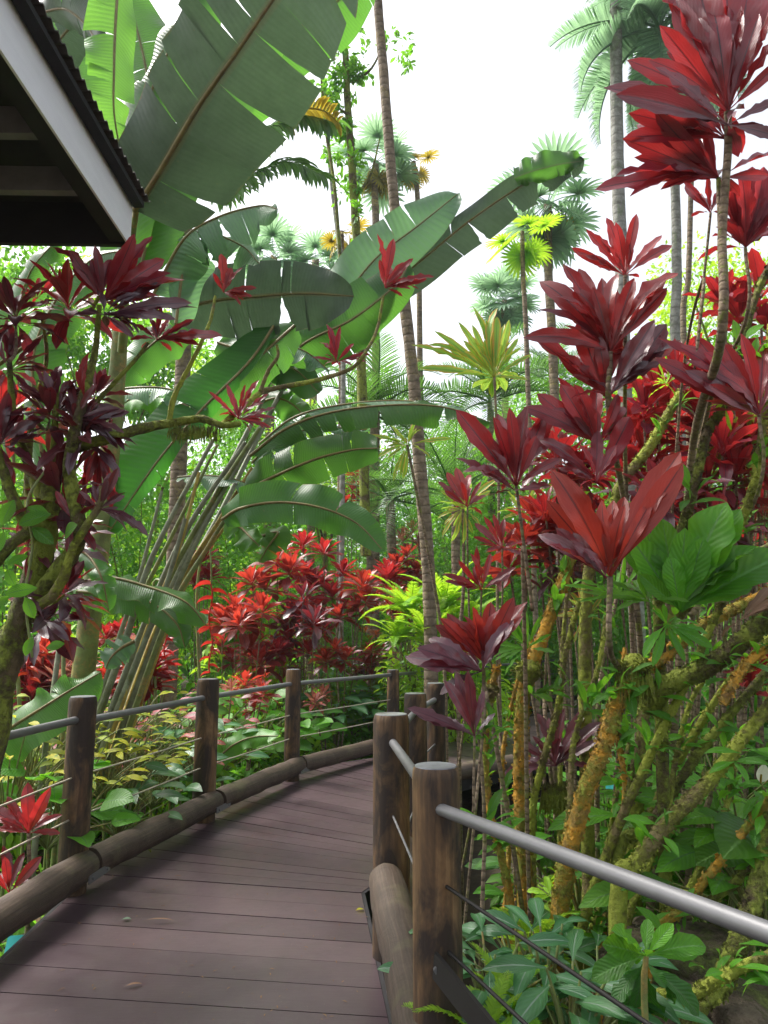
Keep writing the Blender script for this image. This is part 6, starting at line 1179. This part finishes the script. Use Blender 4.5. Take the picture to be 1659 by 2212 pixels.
# leaves sprouting along the mossy trunks
b = MB(); O = []
for (lb, pts, r0, r1, mt) in trunks:
    W, _ = smooth_path(np.array([tuple(P(*p)) for p in pts]), np.zeros(len(pts)), 8)
    for _ in range(3):
        c_ = W[rgr.randrange(len(W))]; 
        for k in range(rgr.randint(4, 9)): O.append(c_+np.array([rgr.gauss(0, .025), rgr.gauss(-.02, .02), rgr.gauss(0, .03)]))
n = len(O); D = np.stack([RNG.uniform(-1, 1, n), RNG.uniform(-.8, .2, n), RNG.uniform(-.3, 1, n)], 1); b.scatter(LANCE, frames(D, np.array([0, -.4, 1.])+rand_unit(n)*.4), O, RNG.uniform(.05, .15, n), RNG.random(n)); o = b.build('sprouts', M['green']); tag(o, 'small green sprouts growing all over the mossy trunks', kind='stuff')
# broad green epiphyte leaves
def broad(label, c, d, tips, wide=.36, mat='green', seed=0, fill=0, fl=.2, bright=.5, name='epiphyte', cat='epiphyte', group=None, droopless=False):
    p = P(c[0], c[1], d); t = thing(name, tuple(p), label, cat, group); hero(t, c, d, tips, wide=wide, mat=mat, fill=fill, fl=fl, bright=bright, seed=seed, sharp=.6, dens=.5); return t
broad('broad smooth green leaves growing from the fork of the mossy limbs', (1470, 1320), 3.0, [(1365, 1165), (1395, 1150), (1430, 1120), (1480, 1140), (1570, 1085), (1600, 1100), (1640, 1180), (1690, 1200), (1520, 1160), (1560, 1200), (1380, 1240), (1350, 1190), (1620, 1250)], wide=.46, seed=71, bright=.4, fill=4)
broad('narrow leaved green epiphyte on the dark pole base', (1400, 1300), 3.0, [(1330, 1230), (1290, 1290), (1350, 1280), (1260, 1280), (1420, 1240), (1380, 1230), (1330, 1320), (1440, 1350), (1460, 1260), (1310, 1250), (1490, 1300)], wide=.2, seed=72, bright=.5, fill=6, fl=.12)
broad('glossy green orchid leaves below the fork', (1440, 1350), 2.9, [(1540, 1400), (1500, 1400), (1530, 1370), (1480, 1430), (1410, 1440), (1390, 1420), (1510, 1350), (1460, 1400)], wide=.24, seed=73, bright=.6, fill=5, fl=.1)
broad('light green strappy epiphyte perched on the upright orange trunk', (1140, 1400), 3.5, [(1085, 1340), (1100, 1320), (1130, 1310), (1170, 1330), (1060, 1390), (1190, 1370), (1080, 1430), (1200, 1410), (1110, 1350), (1020, 1440), (1090, 1460)], wide=.2, seed=74, bright=.7, fill=8, fl=.13)
broad('tuft of grassy leaves on the leaning mossy limb', (1440, 830), 3.6, [(1400, 800), (1420, 780), (1450, 785), (1480, 800), (1460, 860), (1400, 860)], wide=.14, seed=75, bright=.9, fill=8, fl=.08, mat='green_lime')
broad('tuft of grassy leaves at the top of the moss clad pole', (1565, 870), 3.0, [(1530, 830), (1550, 815), (1590, 820), (1610, 850), (1580, 930), (1530, 880)], wide=.14, seed=76, bright=.9, fill=10, fl=.09, mat='green_lime')
broad('two small glossy leaves on the slim mossy stem', (1150, 1500), 3.6, [(1165, 1530), (1195, 1515), (1220, 1490), (1140, 1480)], wide=.36, seed=77, bright=.6, fill=2, fl=.06)
broad('three lime leaflets sprouting beside the orange trunk', (1190, 1935), 3.2, [(1178, 1892), (1138, 1925), (1152, 1945)], wide=.34, seed=78, bright=.9, mat='green_lime')
broad('small lime leaflets near the roots of the orange trunk', (1190, 2010), 3.1, [(1150, 2005), (1165, 2000), (1230, 2050)], wide=.34, seed=79, bright=.9, mat='green_lime')
broad('strap leaved fern drooping at the middle of the trunks', (1340, 1290), 3.3, [(1215, 1265), (1240, 1250), (1290, 1230), (1350, 1200), (1250, 1300), (1400, 1200)], wide=.13, seed=80, bright=.7, fill=4, fl=.14)
# dry hanging leaves
broad('brown dry leaf sheath caught on the right limbs', (1600, 1340), 2.8, [(1660, 1270), (1680, 1290), (1560, 1380), (1700, 1300), (1640, 1290)], wide=.2, seed=81, mat='dead', name='dry_leaf', cat='dead leaf', bright=.4)
for (x, y, d, r_, lb) in [(1140, 1452, 3.66, .075, 'shaggy moss clump where the upright orange trunk forks'), (1372, 1440, 3.25, .07, 'dark moss clump at the fork of the thick limb'), (1060, 1490, 3.6, .035, 'small green moss tuft on the slim orange stem')]:
    p = P(x, y, d); b = MB(); leaf_ball(b, p, (r_, r_, r_*.8), 700, .022, LF2, clump=12); 
    b.tube([p-Vector((0, 0, r_*.8)), p-Vector((0, 0, r_*.3)), p+Vector((0, 0, r_*.3)), p+Vector((0, 0, r_*.8))], [r_*.3, r_*.75, r_*.75, r_*.3], 12, sub=4, lump=.15); o = b.build('moss_clump', M['moss_green']); tag(o, lb, 'moss')
# hanging moss beards under the trunks
for i, (x, y, d, lb) in enumerate([(1370, 1450, 3.2, 'hanging moss beard under the dark thick limb'), (1200, 1700, 3.95, 'hanging moss beard below the low maroon rosette'), (420, 925, 3.85, 'hanging moss roots below the left mossy branch')]):
    p = P(x, y, d); t = thing('hanging_moss', tuple(p), lb, 'moss', 'hanging moss beards'); n = 260
    b = MB(); O = np.array([tuple(p)]*n)+np.stack([RNG.uniform(-.07, .07, n) if i < 2 else RNG.uniform(-.13, .13, n), RNG.normal(0, .015, n), RNG.uniform(-.02, .03, n)], 1)
    b.scatter(leaf_tpl(w=.06, nl=3, na=2, fold=.2, droop=.3, pet=0), frames(np.stack([RNG.normal(0, .12, n), RNG.normal(0, .12, n), -np.ones(n)], 1), [(0, -1, 0)]), O, RNG.uniform(.05, .16 if i < 2 else .09, n), RNG.random(n)); b.build('strands', M['moss_dark'], t)
# ================================================================ RIGHT BED BELOW THE RAIL
def bigleaf(label, stemtop, d, tips, mat='green', wide=.5, L=None, base=None, seed=0, tint=.5):
    """few broad leaves round an upright stem"""
    t = root_at('foliage_plant', base[0], base[1], d, label, 'plant'); hero(t, stemtop, d, tips, wide=wide, mat=mat, fill=0, bright=tint, seed=seed); stem(t, [(base[0], base[1], d), (stemtop[0], stemtop[1], d)], .012, .008, 'petiole', base=True)
bigleaf('broad pleated mid green leaves in the lower right foreground', (1395, 2065), 2.35, [(1278, 2118), (1300, 2040), (1400, 1985), (1320, 2010), (1525, 2045), (1455, 1995)], 'green', .55, base=(1395, 2230), seed=91, tint=.5)
bigleaf('dark broad leaves under the pleated ones at the lower right', (1395, 2080), 2.45, [(1510, 2195), (1460, 2160), (1320, 2180), (1340, 2220), (1430, 2200)], 'green_dark', .5, base=(1385, 2260), seed=92, tint=.7)
bed([(1180, 2120, 2.75, 16, .16, .34, 'dark green silver striped plant right of the near post'), (1230, 2190, 2.5, 16, .17, .36, 'silver striped plant in the foreground below the cables'), (1120, 2080, 3.0, 16, .15, .34, 'silver striped plant close behind the near post'), (1290, 2160, 2.7, 14, .17, .34, 'silver striped plant left of the pleated leaves'),
     (1060, 2120, 2.7, 14, .13, .3, 'silver striped plant touching the near post')], LANCE, 'silver', 'silver striped plants under the near railing', 'aglaonema', 'aglaonema', wide=.95, el=(85, 30), zoff=.15)
bed([(1600, 1760, 3.6, 26, .26, .7, 'peace lily clump at the right edge with a white flower above'), (1530, 1700, 4.4, 24, .24, .7, 'peace lily clump behind the slanting limbs'), (1640, 1860, 3.3, 20, .24, .6, 'peace lily clump low at the right edge'), (1450, 1640, 5.2, 22, .24, .7, 'dark leafy clump by the green mossy trunk'), (1300, 1800, 5.0, 20, .22, .6, 'dark leafy clump seen between the orange trunks')], LANCE, 'green', 'peace lily clumps in the right bed', 'peace_lily', 'peace lily', el=(85, 25), wide=1.2)
bed([(1250, 1870, 4.4, 22, .16, .5, 'fresh green leafy clump behind the orange trunk'), (1420, 1850, 4.4, 22, .16, .5, 'fresh green leafy clump behind the long limb'), (1560, 1960, 3.6, 20, .15, .45, 'fresh green leafy clump under the lowest limb'),
     (1590, 1480, 6.0, 26, .2, 1.0, 'fresh green leafy clump at the back of the right bed'), (1380, 1720, 6.0, 26, .2, .9, 'fresh green leafy clump beside the far boardwalk')], LANCE, 'green', 'fresh green clumps in the right bed', wide=1.2, el=(85, 20))
bed([(1640, 1800, 3.0, 9, .32, .75, 'large cut heart leaves at the right edge')], HEART, 'green', 'x', wide=1.1) if False else None
stemleaf_plant('large pale green heart leaves at the right edge over the handrail', 1700, 1800, 3.3, 8, .30, .62, 'green', HEART, 'foliage_plant', 'plant', None, 3, 1.1, (70, 40), 0, None, True)
for i, (x, y, d, s, k, lb) in enumerate([(1480, 1900, 4.2, .62, 'fern_d', 'arching feather fern under the handrail at the right'), (1560, 1880, 4.0, .5, 'fern_d', 'smaller feather fern beside the thin brown stem'), (1430, 1680, 5.0, .6, 'fern_d', 'feather fern by the green mossy trunk'), (1400, 1780, 4.8, .55, 'fern_d', 'feather fern in the middle of the right bed'),
                                      (1100, 2160, 2.6, .22, 'fern', 'lime fern at the foot of the near post'), (1040, 2230, 2.35, .24, 'fern', 'lime fern in the bottom edge next to the brace'), (1160, 2030, 3.2, .25, 'fern', 'small bright fern among the silver striped plants'), (1500, 1760, 4.6, .5, 'fern_d', 'feather fern behind the long mossy limb')]):
    fern(lb, x, y, d, 15, s, k, 'ferns in the right bed', zoff=max(.02, P(x, y, d).z-gz(P(x, y, d).x, d)-s*.25))
# peace lily flower
p = P(1643, 1690, 3.4); t = thing('peace_lily', (p.x, p.y, gz(p.x, p.y)), 'single white peace lily bloom at the right edge', 'flower')
b = MB(); b.scatter(leaf_tpl(w=.7, nl=8, na=6, fold=.5, droop=-.5, pet=0, peak=.45), frames([(.2, -.1, 1)], [(0, -1, .2)]), [tuple(p)], [.085], .8); b.build('spathe', M['flower_white'], t)
b = MB(); b.tube([p, p+Vector((.0, -.012, .035))], [.005, .004], 8); b.build('spadix', M['palm_yellow'], t); b = MB(); b.tube([(p.x, p.y, gz(p.x, p.y)), (p.x+.03, p.y, p.z-.2), p], .004, 6, sub=4); b.build('stalk', M['petiole'], t)
# rocks
def rock(label, x, y, d, s, seed):
    p = P(x, y, d); rg = np.random.default_rng(seed); n = 14; V = []; 
    for i in range(n+1):
        th = PI*i/n
        for j in range(n*2):
            ph = PI*j/n; v = np.array([math.sin(th)*math.cos(ph), math.sin(th)*math.sin(ph), math.cos(th)])
            r = 1+.18*math.sin(3*v[0]+seed)+.16*math.sin(4*v[1]+2*seed)+.12*math.sin(6*v[2]+v[0]*5)+.03*rg.normal(); v = v*r; v[2] = min(v[2], .62); V.append(v*np.array(s)+np.array([p.x, p.y, p.z]))
    m = n*2; Q = [(i*m+j, (i+1)*m+j, (i+1)*m+(j+1) % m, i*m+(j+1) % m) for i in range(n) for j in range(m)]
    b = MB(); b.add(V, Q); o = b.build('rock', M['rock']); tag(o, label, 'rock', 'rocks in the lower right bed')
rock('grey brown boulder behind the pleated leaves', 1450, 2075, 3.2, (.30, .25, .16), 1); rock('flat tan rock at the bottom right', 1420, 2190, 2.9, (.22, .2, .1), 2)
rock('small rock by the mossy trunk in the bottom corner', 1590, 2180, 2.9, (.22, .18, .12), 3)
# ================================================================ LENS FLARE VEIL: thin volume added to pale the far palms
b = MB(); x0, x1, y0, y1, z0, z1 = -450, 450, -70, 950, -3.0, 17
V = [(x, y, z) for x in (x0, x1) for y in (y0, y1) for z in (z0, z1)]
b.add(V, [(0,1,3,2),(4,6,7,5),(0,4,5,1),(2,3,7,6),(0,2,6,4),(1,5,7,3)])
hm = bpy.data.materials.new('flare_veil_volume'); hm.use_nodes = True; t_ = hm.node_tree; t_.nodes.clear()
pv = t_.nodes.new('ShaderNodeVolumePrincipled'); pv.inputs['Color'].default_value = (.9, .95, 1, 1); pv.inputs['Density'].default_value = .0010; pv.inputs['Anisotropy'].default_value = .3
ou = t_.nodes.new('ShaderNodeOutputMaterial'); t_.links.new(pv.outputs[0], ou.inputs['Volume'])
o = b.build('flare_veil', hm, smooth=False); tag(o, 'thin added volume standing in for the lens flare veil over the far palms', kind='stuff')
